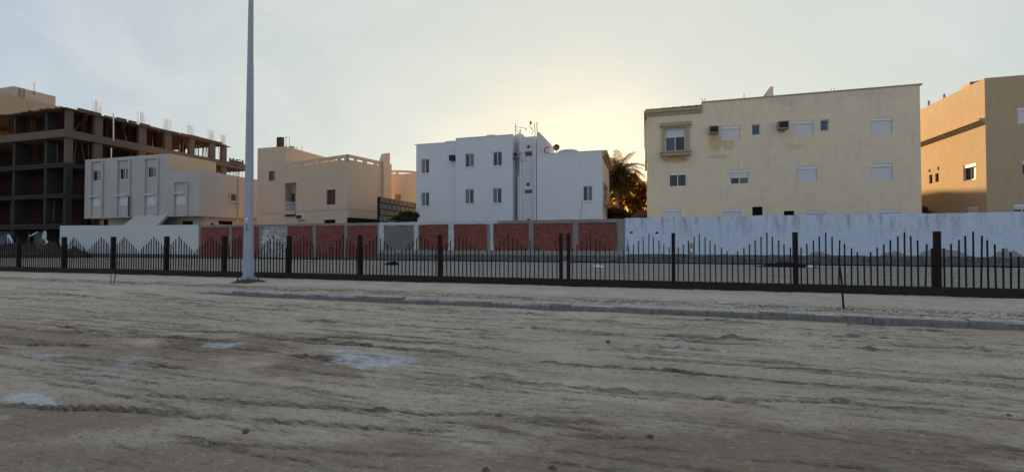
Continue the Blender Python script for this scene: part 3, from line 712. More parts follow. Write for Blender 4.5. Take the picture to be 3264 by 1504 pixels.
bw = thing('brick_wall', 'red brick boundary wall in concrete posts and beam, middle of the plot', 'wall', (XW(1300), WALL_Y, .2))
ZT = 3.40; CAPZ = 3.17
cols = [(639, 641, 'grey_plaster'), (731, 739.5, 'grey_plaster'), (826, 834, 'grey_plaster'), (913, 918.5, 'grey_plaster'), (997.5, 1007.5, 'grey_plaster'), (1098, 1107.5, 'grey_plaster'),
        (1203, 1209, 'grey_plaster'), (1209.4, 1224, 'whitewash'), (1320, 1334, 'whitewash'), (1430, 1447, 'whitewash'), (1553, 1563, 'grey_plaster'), (1563.4, 1573, 'whitewash'), (1686, 1701, 'grey_plaster'),
        (1826, 1843, 'grey_plaster'), (1968, 1993, 'grey_plaster')]
def ragged(a0, a1, z0, z1, jit, seed, step=.22):
    """outline whose vertical edges wander like trowelled render"""
    q_ = random.Random(seed); zz = np.arange(z0, z1, step)
    left = [(a0 + q_.uniform(-jit, jit), float(z)) for z in zz[1:]]; right = [(a1 + q_.uniform(-jit, jit), float(z)) for z in zz[1:]]
    return [(a0, z0), (a1, z0)] + right + [(a1, z1), (a0, z1)] + left[::-1]
for i, (u0, u1, mm) in enumerate(cols):
    MB().fprism(F_, ragged(aw(u0), aw(u1), .1, CAPZ + .0, .035 if u1 - u0 < 20 else .07, i), -.2, .03 + .002 * (i % 2)).build('post', M[mm], bw)
def cap(u0, u1, mm, seed, zt_=ZT, zb=CAPZ):
    q_ = random.Random(seed); a0, a1 = aw(u0), aw(u1); n_ = max(2, int((a1 - a0) / .3)); xs_ = np.linspace(a0, a1, n_)
    top = [(float(a), zt_ + q_.uniform(-.018, .018)) for a in xs_]; bot = [(float(a), zb + q_.uniform(-.04, .02)) for a in xs_]
    b_ = MB()
    for i in range(n_ - 1): b_.fprism(F_, [bot[i], bot[i + 1], top[i + 1], top[i]], -.24, .045)
    b_.build('beam', M[mm], bw)
cap(638, 1100, 'grey_plaster', 1, ZT - .0, CAPZ + .04); cap(1100, 1209, 'grey_plaster', 2); cap(1209, 1586, 'whitewash', 3); cap(1586, 1993, 'grey_plaster', 4)
ZP = on_y(1500, 798, WALL_Y)[1]; 
pl_ = MB(); xs_ = np.linspace(aw(1205), aw(1993), 60); q_ = random.Random(5)
for i in range(59): pl_.fprism(F_, [(xs_[i], .05), (xs_[i + 1], .05), (xs_[i + 1], ZP + q_.uniform(-.03, .03)), (xs_[i], ZP + q_.uniform(-.03, .03))], -.2, .06 + q_.uniform(0, .02))
pl_.build('plinth', M['grey_patch'], bw)
pl_ = MB(); xs_ = np.linspace(aw(1205), aw(1993), 50)
for i in range(49): pl_.fprism(F_, [(xs_[i], .05), (xs_[i + 1], .05), (xs_[i + 1], ZP - .33 + q_.uniform(-.05, .05)), (xs_[i], ZP - .33 + q_.uniform(-.05, .05))], -.1, .13 + q_.uniform(0, .03))
pl_.build('footing', M['plinth'], bw)
ZP2 = .36
MB().fbox(F_, aw(638), aw(1205), .05, ZP2 + .06, -.2, .07).build('footing', M['plinth'], bw)
MB().fbox(F_, aw(639), aw(1990), .1, CAPZ + .05, -.18, -.012).build('mortar_backing', M['mortar'], bw)
panels = [(641, 731, 'brick', 0), (739.5, 826, 'brick', 0), (834, 913, 'white_brick', 0), (918.5, 997.5, 'brick', 0), (1007.5, 1098, 'brick', 0), (1107.5, 1203, 'brick', 0),
          (1224, 1320, 'grey_brick', 1), (1334, 1430, 'brick', 1), (1447, 1553, 'brick', 1), (1573, 1686, 'brick', 1), (1701, 1826, 'brick', 1), (1843, 1968, 'brick', 1)]
BL, BH = .27, .128
brick_me = []
for k in range(5):
    b_ = MB(); jj = random.Random(k); l, h = (BL - .016) / 2, (BH - .016) / 2
    vs = [(-l, 0, -h), (l, 0, -h), (l, 0, h), (-l, 0, h), (-l, .05, -h), (l, .05, -h), (l, .05, h), (-l, .05, h)]
    vs = [(a + jj.uniform(-.004, .004), y, c_ + jj.uniform(-.003, .003)) for a, y, c_ in vs]
    b_.add(vs, [(0, 1, 2, 3), (1, 5, 6, 2), (4, 0, 3, 7), (3, 2, 6, 7), (4, 5, 1, 0)])
    me_ = b_.mesh('brick'); me_.materials.append(M['brick']); brick_me.append(me_)
singles = []; rest = {}
q_ = random.Random(12)
for (u0, u1, mm, hi) in panels:
    a0, a1 = XW(u0) + .01, XW(u1) - .01; zb = ZP if hi else ZP2 + .07
    row = 0; z = zb + BH / 2 - .02
    while z < CAPZ + .03:
        x = a0 - (BL / 2 if row % 2 else 0) + BL / 2
        while x - BL / 2 < a1:
            xl, xr = max(x - BL / 2, a0), min(x + BL / 2, a1)
            if xr - xl > .07:
                if not (mm == 'white_brick' and q_.random() < .035) and q_.random() > .004:
                    singles.append((xl, xr, z, mm, u0)) if (mm == 'brick' and u0 >= 1701 and xr - xl > BL - .002) else rest.setdefault(mm, []).append((xl, xr, z))
            x += BL
        z += BH; row += 1
singles.sort(key=lambda s_: -s_[0])
for s_ in singles[298:]: rest['brick'].append(s_[:3])
for (xl, xr, z, mm, _) in singles[:298]:
    o = bpy.data.objects.new('brick', brick_me[q_.randrange(5)]); C.objects.link(o); o.parent = bw
    o.location = ((xl + xr) / 2 - bw.location.x, -.004 + q_.uniform(-.006, .004), z - bw.location.z); o.rotation_euler = (0, q_.uniform(-.012, .012), q_.uniform(-.01, .01))
for mm, lst in rest.items():
    b_ = MB()
    for xl, xr, z in lst:
        d = WALL_Y - .004 + q_.uniform(-.006, .005); e = .008
        x0, x1, z0, z1 = xl + e, xr - e, z - BH / 2 + e + q_.uniform(-.003, .003), z + BH / 2 - e
        b_.add([(x0, d, z0), (x1, d, z0), (x1, d, z1), (x0, d, z1), (x0, d + .04, z0), (x1, d + .04, z0), (x1, d + .04, z1), (x0, d + .04, z1)],
               [(0, 1, 2, 3), (1, 5, 6, 2), (4, 0, 3, 7), (3, 2, 6, 7), (4, 5, 1, 0)])
    tag(b_.build({'brick': 'far_bricks', 'grey_brick': 'grey_bricks', 'white_brick': 'whitewashed_bricks'}[mm], M[mm], bw), kind='stuff')
# flaking whitewash sheets over the white panel
fl = MB()
for i in range(15):
    ca, cz = q_.uniform(XW(838), XW(909)), q_.uniform(.7, 3.0); rx, rz = q_.uniform(.12, .42), q_.uniform(.08, .3)
    pts = [(ca + 80 + rx * math.cos(t_) * q_.uniform(.7, 1.1), cz + rz * math.sin(t_) * q_.uniform(.7, 1.1)) for t_ in np.linspace(0, 2 * math.pi, 9)[:-1]]
    fl.fprism(F_, pts, .0, .012 + .0006 * i)
fl.build('flaking_whitewash', M['whitewash'], bw)

MB().fbox(F_, aw(1986), aw(2000), .1, 3.36, -.19, .028).build('end_pier', M['grey_plaster'], bw)
rw_ = thing('blue_white_wall', 'long stained blue-white painted boundary wall with a blackened plinth at the right', 'wall', (XW(2600), WALL_Y, .2))
q_ = random.Random(31); ctl = [(1993, 694.5), (2080, 693.5), (2200, 691), (2350, 690), (2420, 687), (2440, 684), (2475, 684), (2490, 687), (2600, 684), (2800, 682), (3000, 680), (3264, 674.5), (3700, 668)]
ca = [aw(u) for u, v in ctl]; cz = [on_y(u, v, WALL_Y)[1] for u, v in ctl]
xs_ = np.linspace(ca[0], ca[-1], 110); b_ = MB(); tp = [float(np.interp(a, ca, cz)) + q_.uniform(-.015, .015) for a in xs_]
for i in range(109): b_.fprism(F_, [(xs_[i], .1), (xs_[i + 1], .1), (xs_[i + 1], tp[i + 1]), (xs_[i], tp[i])], -.24, .06)
b_.build('wall', M['blue_wall'], rw_)
zb = [on_y(u, v, WALL_Y)[1] for u, v in ((2000, 809), (2600, 813), (3264, 819), (3700, 824))]; ua = [aw(u) for u in (2000, 2600, 3264, 3700)]
b_ = MB(); xs_ = np.linspace(aw(1996), ca[-1], 150); tp = [float(np.interp(a, ua, zb)) + q_.uniform(-.04, .03) for a in xs_]
for i in range(149): b_.fprism(F_, [(xs_[i], .05), (xs_[i + 1], .05), (xs_[i + 1], tp[i + 1]), (xs_[i], tp[i])], -.1, .09 + q_.uniform(0, .035))
b_.build('plinth', M['plinth'], rw_)
for (u0, u1, v0, v1) in ((2570, 2650, 800, 814), (2800, 2895, 799, 815), (2905, 3100, 788, 818), (3150, 3264, 792, 819), (1996, 2006, 760, 800)):
    n_ = 22; pts = []; um, vm = (u0 + u1) / 2, v1
    a_, b2 = aw(u0), aw(u1); z0_ = on_y(um, v1 + 1, WALL_Y)[1]; z1_ = on_y(um, v0, WALL_Y)[1]
    up = [(a_ + (b2 - a_) * k / n_, z0_ + (z1_ - z0_) * max(0.03, math.sin(math.pi * k / n_) * q_.uniform(.65, 1.05))) for k in range(n_ + 1)]
    b_ = MB()
    for k in range(n_): b_.fprism(F_, [(up[k][0], z0_), (up[k + 1][0], z0_), up[k + 1], up[k]], .058, .072)
    b_.build('bare_patch', M['grey_patch'], rw_)
for (u, v) in ((2013, 741), (2094, 742)):
    a_, z_ = aw(u), on_y(u, v, WALL_Y)[1]; MB().fprism(F_, [(a_ + .11 * math.cos(t_), z_ + .08 * math.sin(t_)) for t_ in np.linspace(0, 6.283, 8)[:-1]], .05, .064).build('socket_hole', M['dark'], rw_)
r_ = FW.rect(2196, 2210, 775, 808)
b_ = MB(); b_.fbox(F_, r_[0], r_[1], r_[2], r_[3], .05, .10); b_.build('meter_niche', M['grey_patch'], rw_)
MB().fbox(F_, r_[0] + .08, r_[1] - .05, r_[2] + .12, r_[3] - .35, .10, .12).build('niche_panel', M['white_paint'], rw_)

# ------------------------------------------------------------------ windows and fittings
def window(root, F, r, kind='slide', split=.5, sh=.25, p1='glass', p2='glass', depth=.12, sill=False, frame='white_pvc', fw=.055):
    a0, a1, z0, z1 = r; e = .004
    f = MB(); d0, d1 = -depth - .03, -depth + .03
    f.fbox(F, a0, a0 + fw, z0, z1, d0, d1); f.fbox(F, a1 - fw, a1, z0, z1, d0, d1)
    f.fbox(F, a0 + fw, a1 - fw, z0, z0 + fw, d0, d1); f.fbox(F, a0 + fw, a1 - fw, z1 - fw, z1, d0, d1)
    ztop = z1 - fw
    if kind in ('half', 'shutter'):
        ztop = z1 - (z1 - z0) * (1.0 if kind == 'shutter' else sh)
    if kind in ('slide', 'half'):
        am = a0 + (a1 - a0) * split; f.fbox(F, am - fw * .5, am + fw * .5, z0 + fw, max(ztop, z0 + fw + .01), d0 + e, d1 - e)
    wo = f.build('window', M[frame], root)
    if kind == 'slide' or kind == 'half':
        MB().fbox(F, a0 + fw, am - fw * .5, z0 + fw, ztop, d0 + .012, d1 - .03).build('pane', M[p1], wo)
        MB().fbox(F, am + fw * .5, a1 - fw, z0 + fw, ztop, d0 + .012, d1 - .022).build('pane', M[p2], wo)
    elif kind == 'small':
        MB().fbox(F, a0 + fw, a1 - fw, z0 + fw, z1 - fw, d0 + .012, d1 - .03).build('pane', M[p1], wo)
    elif kind == 'panel':
        MB().fbox(F, a0 + fw, a1 - fw, z0 + fw, z1 - fw, d0 + .012, d1 - .01).build('leaf', M[p1], wo)
    if kind in ('half', 'shutter'):
        bx = min(.22, (z1 - z0) * .2); s_ = MB(); s_.fbox(F, a0 + .01, a1 - .01, z1 - bx, z1 - .01, -depth - .02, -.02)
        s_.build('shutter_box', M['shutter'], wo)
        s2 = MB(); zz = z1 - bx; n_ = max(2, int((zz - ztop) / .055)); hgt = (zz - ztop) / n_
        zlow = ztop if kind == 'half' else z0 + .01; n_ = max(2, int((zz - zlow) / .055)); hgt = (zz - zlow) / n_
        for k in range(n_):
            za, zb_ = zlow + k * hgt, zlow + (k + 1) * hgt
            s2.quad(F.pt(a0 + .03, za, -depth + .045), F.pt(a1 - .03, za, -depth + .045), F.pt(a1 - .03, zb_ - .008, -depth + .058), F.pt(a0 + .03, zb_ - .008, -depth + .058))
            s2.quad(F.pt(a0 + .03, zb_ - .008, -depth + .058), F.pt(a1 - .03, zb_ - .008, -depth + .058), F.pt(a1 - .03, zb_, -depth + .045), F.pt(a0 + .03, zb_, -depth + .045))
        s2.build('shutter', M['shutter'], wo)
    if sill: MB().fbox(F, a0 - .05, a1 + .05, z0 - .06, z0, -depth, .06).build('sill', M[frame], wo)
    return wo
def ac_unit(F, r, label, kind='window', out=.42, mm='ac'):
    a0, a1, z0, z1 = r
    o = thing('air_conditioner', label, 'air conditioner', F.pt((a0 + a1) / 2, z0, 0), 'air conditioners on the house walls')
    MB().fbox(F, a0, a1, z0, z1, -.05, out).build('casing', M[mm], o)
    g_ = MB(); n_ = 7
    g_.fbox(F, a0 + .05, a1 - .05, z0 + .06, z1 - .06, out - .01, out + .004); g_.build('grille', M['acdark'], o)
    s_ = MB()
    for k in range(n_): zz = z0 + .07 + (z1 - z0 - .14) * (k + .5) / n_; s_.fbox(F, a0 + .05, a1 - .05, zz, zz + .012, out, out + .016)
    s_.build('fins', M['acdark'], o)
    for a in (a0 + .06, a1 - .1): MB().fprism(F, [(a, z0 - .03), (a + .04, z0 - .03), (a + .04, z0), (a, z0)], 0, out).build('bracket', M['rust'], o)
    return o
def mass(root, poly, z0, z1, m, holes={}, name='wall', roof='concrete', roof_drop=0.0, coping=None):
    b_ = MB(); n_ = len(poly); Fs = []
    for i in range(n_):
        F = Face(poly[i], poly[(i + 1) % n_]); Fs.append(F)
        b_.wall(F, 0, F.len, z0, z1, holes.get(i, ()))
    b_.build(name, M[m] if isinstance(m, str) else m, root)
    r = MB(); r.add([(p[0], p[1], z1 - .002) for p in poly], [tuple(range(n_))]); r.build('roof', M[roof], root)
    if coping:
        c_ = MB()
        for i in range(n_):
            F = Fs[i]; c_.fbox(F, -.05, F.len + .05, z1 + .001 * i, z1 + .06 + .001 * i, -.2, .05)
        c_.build('coping', M[coping], root)
    return Fs
def rect_poly(x0, x1, y0, y1): return [(x0, y0), (x1, y0), (x1, y1), (x0, y1)]

# ------------------------------------------------------------------ E: large cream block
YE = 38.0
xe0, xem, xe1 = wx(2064, YE), wx(2240, YE), wx(2940, YE)
FE = Face((xe0, YE), (xe1, YE)); RE = FE.rect
zE1 = on_y(2240, 327, YE)[1]; zE1b = on_y(2938, 272, YE)[1]; zE = (zE1 + zE1b) / 2; zE0 = on_y(2150, 352, YE)[1]
M['cream'] = plaster('stained_cream_render', (0.70, 0.615, 0.465), (0.30, 0.24, 0.18), 0.38, 0.5, scale=1.1, fade=(0.57, 0.505, 0.40), stains=[
    (on_y(2283, 450, YE)[0], on_y(2283, 455, YE)[1], .75, 1.0, 'X', (0.46, 0.29, 0.12), .6), (on_y(2320, 455, YE)[0], on_y(2320, 460, YE)[1], .55, .55, 'X', (0.46, 0.31, 0.15), .5),
    (on_y(2490, 420, YE)[0], on_y(2490, 418, YE)[1], .35, .22, 'X', (0.36, 0.22, 0.09), .8), (on_y(2150, 512, YE)[0], on_y(2150, 508, YE)[1], 1.1, .35, 'X', (0.42, 0.27, 0.13), .6),
    (on_y(2530, 468, YE)[0], on_y(2530, 468, YE)[1], .9, .35, 'X', (0.33, 0.30, 0.24), .25), (on_y(2510, 320, YE)[0], on_y(2510, 322, YE)[1], 1.2, .4, 'X', (0.36, 0.29, 0.23), .22),
    (on_y(2790, 295, YE)[0], on_y(2790, 300, YE)[1], 1.6, .35, 'X', (0.36, 0.29, 0.23), .22), (on_y(2290, 505, YE)[0], on_y(2290, 500, YE)[1], 1.0, .25, 'X', (0.38, 0.33, 0.25), .5)], top=(zE - 1.6, zE, .35))
E = thing('cream_building', 'large stained cream apartment building with roller shutters, right of the palm', 'building', (xe0 + 8, YE, .3))
winE = {
 'ornate': (RE(2121, 2184, 404, 485)), 'w2': RE(2133, 2188, 549, 595), 'w3': RE(2298, 2359, 402, 447), 'w4': RE(2396, 2424, 397, 431),
 'w5': RE(2530, 2594, 385, 435), 'w6': RE(2615, 2643, 382, 418), 'w7': RE(2773, 2844, 375, 428), 'w8': RE(2775, 2846, 522, 575),
 'w9': RE(2539, 2605, 530, 580), 'w10': RE(2328, 2387, 540, 587), 'b1': RE(2115, 2170, 665, 712), 'b2': RE(2305, 2362, 665, 712),
 'b3': RE(2398, 2431, 659, 690), 'b4': RE(2499, 2532, 672, 712), 'b5': RE(2572, 2633, 671, 715), 'b6': RE(2804, 2869, 668, 715)}
DE = 14.0
xm = xem
b_ = MB()
b_.wall(FE, 0, xm - xe0, .1, zE0, [r for r in winE.values()]); b_.wall(FE, xm - xe0, xe1 - xe0, .1, zE, [r for r in winE.values()])
Fr = Face((xe1, YE), (xe1, YE + DE)); b_.wall(Fr, 0, DE, .1, zE); Fb = Face((xe1, YE + DE), (xe0, YE + DE)); b_.wall(Fb, 0, xe1 - xe0, .1, zE0 - .0); b_.wall(Fb, 0, xe1 - xm, zE0, zE)
Fl = Face((xe0, YE + DE), (xe0, YE)); b_.wall(Fl, 0, DE, .1, zE0)
Fm = Face((xm, YE + DE), (xm, YE)); b_.wall(Fm, 0, DE, zE0, zE)
b_.build('wall', M['cream'], E)
MB().quad((xm, YE, zE - .003), (xe1, YE, zE - .003), (xe1, YE + DE, zE - .003), (xm, YE + DE, zE - .003)).build('roof', M['concrete'], E)
c_ = MB(); c_.box(xm - .02, xe1 + .14, YE - .05, YE + .2, zE, zE + .09); c_.box(xe1 - .15, xe1 + .14, YE + .2, YE + DE, zE, zE + .09); c_.build('coping', M['trim_stone'], E)
# tiled lean-to over the left bay
zt0 = zE0
c_ = MB(); c_.box(xe0 - .22, xm - .003, YE - .22, YE + 1, zt0 - .12, zt0 + .10); c_.box(xe0 - .22, xe0 + .3, YE + 1, YE + DE, zt0 - .12, zt0 + .10)
c_.box(xe0 - .12, xm - .003, YE - .12, YE + .1, zt0 - .34, zt0 - .122); c_.build('cornice', M['trim_stone'], E)
tl = MB(); n_ = 26; wT = (xm - xe0 + .1) / n_
tm = None
tiles_root = MB().quad((xe0 - .1, YE - .2, zt0 + .104), (xm, YE - .2, zt0 + .104), (xm, YE + 2.2, zt0 + .55), (xe0 - .1, YE + 2.2, zt0 + .55)).build('tiled_roof', M['tile'], E)
b_ = MB(); seg = 6
for j in range(6):
    y0, y1 = -.0 + j * .4, .02 + (j + 1) * .4
    z0_, z1_ = .0 + j * .075, .0 + (j + 1) * .075
    for k in range(seg):
        t0, t1 = math.pi * k / seg, math.pi * (k + 1) / seg
        P = lambda t_, y, z: (wT * .5 - math.cos(t_) * wT * .46, y, z + math.sin(t_) * .10)
        b_.quad(P(t0, y0, z0_ + .03), P(t1, y0, z0_ + .03), P(t1, y1, z1_), P(t0, y1, z1_))
    b_.add([P(math.pi * k / seg, y0, z0_ + .03) for k in range(seg + 1)], [tuple(range(seg, -1, -1))])
tme = b_.mesh('tile_row'); tme.materials.append(M['tile'])
for k in range(n_):
    o = bpy.data.objects.new('tile', tme); C.objects.link(o); o.parent = tiles_root
    o.location = (xe0 - .1 + k * wT - E.location.x, YE - .24 - E.location.y, zt0 + .10 - E.location.z + rr.uniform(-.012, .012))
window(E, FE, winE['ornate'], 'half', sh=.40, p1='glass_blue', p2='glass')
window(E, FE, winE['w2'], 'half', sh=.2, p1='glass', p2='glass')
for k in ('w3', 'w5', 'w7', 'w8', 'w9', 'b1', 'b2', 'b5', 'b6'): window(E, FE, winE[k], 'shutter')
window(E, FE, winE['w10'], 'half', sh=.58, p1='glass', p2='glass_teal')
window(E, FE, winE['w4'], 'small', p1='glass_blue', depth=.15); window(E, FE, winE['w6'], 'small', p1='glass_blue', depth=.15)
window(E, FE, winE['b3'], 'small', p1='dark', frame='brown_wood'); window(E, FE, winE['b4'], 'small', p1='dark', frame='brown_wood')
for (u0, u1) in ((2110, 2121), (2184, 2197)):
    r = RE(u0, u1, 402, 484); MB().fbox(FE, r[0], r[1], r[2], r[3], 0, .14).build('pilaster', M['trim_stone'], E)
r = RE(2104, 2203, 392, 403); MB().fbox(FE, r[0], r[1], r[2], r[3], 0, .26).fbox(FE, r[0] + .1, r[1] - .1, r[2] - .14, r[2] - .002, .0, .18).build('lintel', M['trim_stone'], E)
r = RE(2106, 2200, 486, 498); b_ = MB(); b_.fbox(FE, r[0], r[1], r[2], r[3] - .06, 0, .42); b_.fbox(FE, r[0] - .06, r[1] + .06, r[3] - .058, r[3] + .06, 0, .5); b_.build('window_ledge', M['trim_stone'], E)
for (u0, u1) in ((2116, 2128), (2179, 2191)):
    r = RE(u0, u1, 499, 512); b_ = MB(); a_ = (r[0] + r[1]) / 2
    b_.fprism(FE, [(r[0], r[3]), (r[0] + .04, r[2] + .06), (a_, r[2]), (r[1] - .04, r[2] + .06), (r[1], r[3])], 0, .3); b_.build('corbel', M['trim_stone'], E)
r = RE(2259, 2289, 405, 428); ac_unit(FE, r, 'rusty air conditioner above the orange stain on the cream building')
r = RE(2476, 2510, 390, 414); ac_unit(FE, r, 'air conditioner high on the cream building, right of the small blue window')
r = RE(2430, 2465, 275, 308); b_ = MB(); F2 = Face((xe0, YE + 2.5), (xe1, YE + 2.5)); p_ = [F2.hit(u, v) for u, v in ((2428, 312), (2455, 277), (2465, 276), (2465, 312))]
b_.fprism(F2, [(p_[0][0], zE - .01), (p_[3][0], zE - .01), (p_[2][0], p_[2][1]), (p_[1][0], p_[1][1]), (p_[0][0], p_[0][1])], -2.5, 0); b_.build('stair_parapet', M['cream'], E)
for (u, v0, v1) in ((2371, 300, 316), (2648, 283, 293), (2657, 280, 293)):
    x, z = on_y(u, v0, YE + .8); MB().tube([(x, YE + .8, zE - .05), (x, YE + .8, z)], .05, 6).build('vent_pipe', M['white_pvc'], E)
x, z = on_y(2236, 313, YE + .4); MB().tube([(x + .3, YE + .4, zE0 + .1), (x, YE + .4, z)], .02, 5).tube([(x + .45, YE + .4, zE0 + .1), (x + .2, YE + .4, z - .05)], .02, 5).build('aerial', M['rust'], E)
# side bay standing proud of the left wall, sunlit edge
b_ = MB(); b_.box(xe0 - .16, xe0 + .001, YE + 1.6, YE + 7.5, on_y(2056, 500, YE)[1], zt0 - .125); b_.build('side_bay', M['cream'], E)
x_, z_ = on_y(2088, 400, YE); r = RE(2066, 2076, 368, 444); MB().fbox(FE, r[0] + .1, r[1], r[2], r[3], 0, .03).build('corner_strip', M['cream'], E)

# ------------------------------------------------------------------ F: tan building at right edge
YF = 38.0; xf0 = wx(3148, YF); zF = on_y(3148, 249, YF)[1]; DF = 16.0; xf1 = xf0 + 13
M['ochre'] = plaster('ochre_render', (0.43, 0.34, 0.225), (0.22, 0.17, 0.12), 0.5, 0.4, scale=1.2, fade=(0.37, 0.29, 0.195))
FB = thing('ochre_building', 'tall tan building at the right edge with its left side glowing in low sun', 'building', (xf0 + 6, YF, .3))
FL = Face((xf0, YF + DF), (xf0, YF)); FFr = Face((xf0, YF), (xf1, YF))
hl = [FL.rect(3071, 3110, 523, 574), FL.rect(2962, 2972, 557, 585), FL.rect(2981, 2992, 553, 580), FL.rect(2960, 2966, 540, 549), FL.rect(2988, 2994, 532, 542), FL.rect(3080, 3118, 658, 700)]
hf = [FFr.rect(3243, 3310, 341, 393), FFr.rect(3259, 3330, 510, 557), FFr.rect(3232, 3290, 650, 700)]
b_ = MB(); b_.wall(FL, 0, DF, .1, zF, hl); b_.wall(FFr, 0, 13, .1, zF, hf); b_.wall(Face((xf1, YF), (xf1, YF + DF)), 0, DF, .1, zF); b_.wall(Face((xf1, YF + DF), (xf0, YF + DF)), 0, 13, .1, zF)
b_.build('wall', M['ochre'], FB)
MB().quad((xf0, YF, zF - .003), (xf1, YF, zF - .003), (xf1, YF + DF, zF - .003), (xf0, YF + DF, zF - .003)).build('roof', M['concrete'], FB)
zc0 = FL.hit(3148, 391)[1]; b_ = MB(); b_.fbox(FL, 0, DF - .0, zc0, zc0 + .10, 0, .10); b_.fbox(FL, 0, DF + .0, zc0 + .10, zc0 + .22, 0, .20); b_.fbox(FL, 0, DF, zc0 + .22, zc0 + .38, 0, .32); b_.build('cornice', M['ochre'], FB)
window(FB, FL, hl[0], 'half', sh=.2, p1='glass', p2='curtain'); window(FB, FL, hl[5], 'shutter')
for r in hl[1:5]: window(FB, FL, r, 'panel', p1='brown_wood', frame='brown_wood', fw=.03)
window(FB, FFr, hf[0], 'shutter'); window(FB, FFr, hf[1], 'half', sh=.3); window(FB, FFr, hf[2], 'half', sh=.35)
for (u, v) in ((2960, 322), (3009, 301)):
    y, z = on_x(u, v, xf0 + .25); MB().tube([(xf0 + .25, y, zF - .05), (xf0 + .25, y, z)], .08, 6).build('column_stub', M['ochre'], FB)
y0, z0_ = on_x(3074, 270, xf0 + 1.2); y1, _ = on_x(3103, 270, xf0 + 1.2)
tk = tag(MB().box(xf0 + 1.0, xf0 + 2.6, min(y0, y1), max(y0, y1), zF, zF + .75).tube([(xf0 + 1.8, (y0 + y1) / 2, zF + .75), (xf0 + 1.8, (y0 + y1) / 2, zF + .9)], .2, 8).build('water_tank', M['tank_red'], origin=(xf0 + 1.8, (y0 + y1) / 2, zF)), 'dull red tank on the roof of the tan building', 'tank')

# ------------------------------------------------------------------ C: white house
YC = 39.0; X = lambda u: wx(u, YC)
FC = Face((X(1320), YC), (X(1920), YC)); RC = FC.rect; xc0 = X(1320)
M['white_house'] = plaster('blue_white_render', (0.59, 0.635, 0.69), (0.3, 0.3, 0.3), 0.24, 0.15, scale=1, fade=(0.48, 0.53, 0.60), bumps=.2)
H = thing('white_house', 'plain white flat-roofed house in two steps with teal sliding windows, left of the palm', 'house', (X(1600), YC, .3))
zC1, zC2, zC3, zC4 = on_y(1385, 455, YC)[1], on_y(1545, 436, YC)[1], on_y(1690, 435, YC)[1], on_y(1840, 485, YC)[1]
wC = [RC(1342, 1368, 507, 553), RC(1342, 1368, 613, 657), RC(1482, 1511, 490, 533), RC(1482, 1510, 603, 650), RC(1571, 1600, 484, 529), RC(1570, 1599, 600, 648), RC(1858, 1889, 593, 640)]
PR = .35
Fc1 = Face((X(1320), YC + PR), (X(1455), YC + PR)); r1 = [Fc1.rect(1342, 1368, 507, 553), Fc1.rect(1342, 1368, 613, 657)]
F1s = mass(H, rect_poly(X(1320), X(1455), YC + PR, YC + 12), .1, zC1, 'white_house', {0: r1})
P2 = rect_poly(X(1452), X(1634), YC, YC + 12); F2s = Face(P2[0], P2[1]); r2 = [F2s.rect(1482, 1511, 490, 533), F2s.rect(1482, 1510, 603, 650), F2s.rect(1571, 1600, 484, 529), F2s.rect(1570, 1599, 600, 648)]
mass(H, P2, .1, zC2, 'white_house', {0: r2})
YR = YC + 1.2; P3 = rect_poly(wx(1636, YR) + .01, wx(1715, YR), YR, YC + 11.9); 
F3 = Face((wx(1655, YC + .5), YC + .5), (wx(1709, YC + .5), YC + .5)); r3 = [F3.rect(1680, 1689, 463, 473), F3.rect(1672, 1697, 482, 499), F3.rect(1678, 1688, 583, 593), F3.rect(1671, 1697, 604, 618), F3.rect(1679, 1690, 697, 710)]
M['white_back'] = plaster('grey_white_render', (0.56, 0.59, 0.62), (0.3, 0.3, 0.3), 0.3, 0.3, scale=1.4)
mass(H, P3, .1, zC3 - .02, 'white_back')
mass(H, rect_poly(wx(1655, YC + .5), wx(1709, YC + .5), YC + .5, YC + 8), .1, zC3, 'white_back', {0: r3})
x4 = X(1711); P4 = rect_poly(x4, X(1920), YC, YC + 8.2); F4 = Face(P4[0], P4[1]); F4s = Face(P4[1], P4[2]); r4 = [F4.rect(1858, 1889, 593, 640)]
r4s = [F4s.rect(1925, 1938, 590, 648)]
mass(H, P4, .1, zC4, 'white_house', {0: r4, 1: r4s})
for r, F_1, p in ((r1[0], Fc1, ('curtain', 'glass')), (r1[1], Fc1, ('glass_teal', 'glass')), (r2[0], F2s, ('glass', 'curtain')), (r2[1], F2s, ('glass_teal', 'glass')), (r2[2], F2s, ('glass', 'glass')), (r2[3], F2s, ('glass_teal', 'glass')), (r4[0], F4, ('glass', 'glass_teal')), (r4s[0], F4s, ('glass', 'glass'))):
    window(H, F_1, r, 'slide', p1=p[0], p2=p[1], sill=True)
for r in r3: window(H, F3, r, 'small', p1='glass', frame='brown_wood' if r[1] - r[0] < .6 else 'white_back')
# stair tower behind, with its tall side wall
xt = X(1719.5); yt1 = on_x(1766, 471, xt)[0]; zt_ = on_y(1712, 422, YC)[1]
mass(H, rect_poly(x4 + .003, xt, YC + .003, yt1), zC4, zt_, 'white_back', name='stair_tower_wall')
# raised stair parapet over the recess
F5 = Face((X(1634), YC + 1.3), (X(1711), YC + 1.3)); pp = [F5.hit(u, v) for u, v in ((1636, 434), (1653, 425), (1664, 427), (1674, 437), (1709, 434))]
MB().fprism(F5, [(pp[0][0], zC3 - .5), (pp[-1][0], zC3 - .5)] + [p for p in pp[::-1]], -.2, 0).build('parapet', M['white_house'], H)
r = FC.rect(1785, 1840, 474, 486)
tkx, tkz = on_y(1812, 476, YC + 5)
b_ = MB(); b_.tube([(tkx, YC + 5, zC4 - .1), (tkx, YC + 5, tkz - .28), (tkx, YC + 5, tkz - .16), (tkx, YC + 5, tkz - .08)], [1.05, 1.05, .85, .3], 20)
tag(b_.build('water_tank', M['white_back'], origin=(tkx, YC + 5, zC4)), 'round low pale tank behind the parapet of the white house', 'tank')
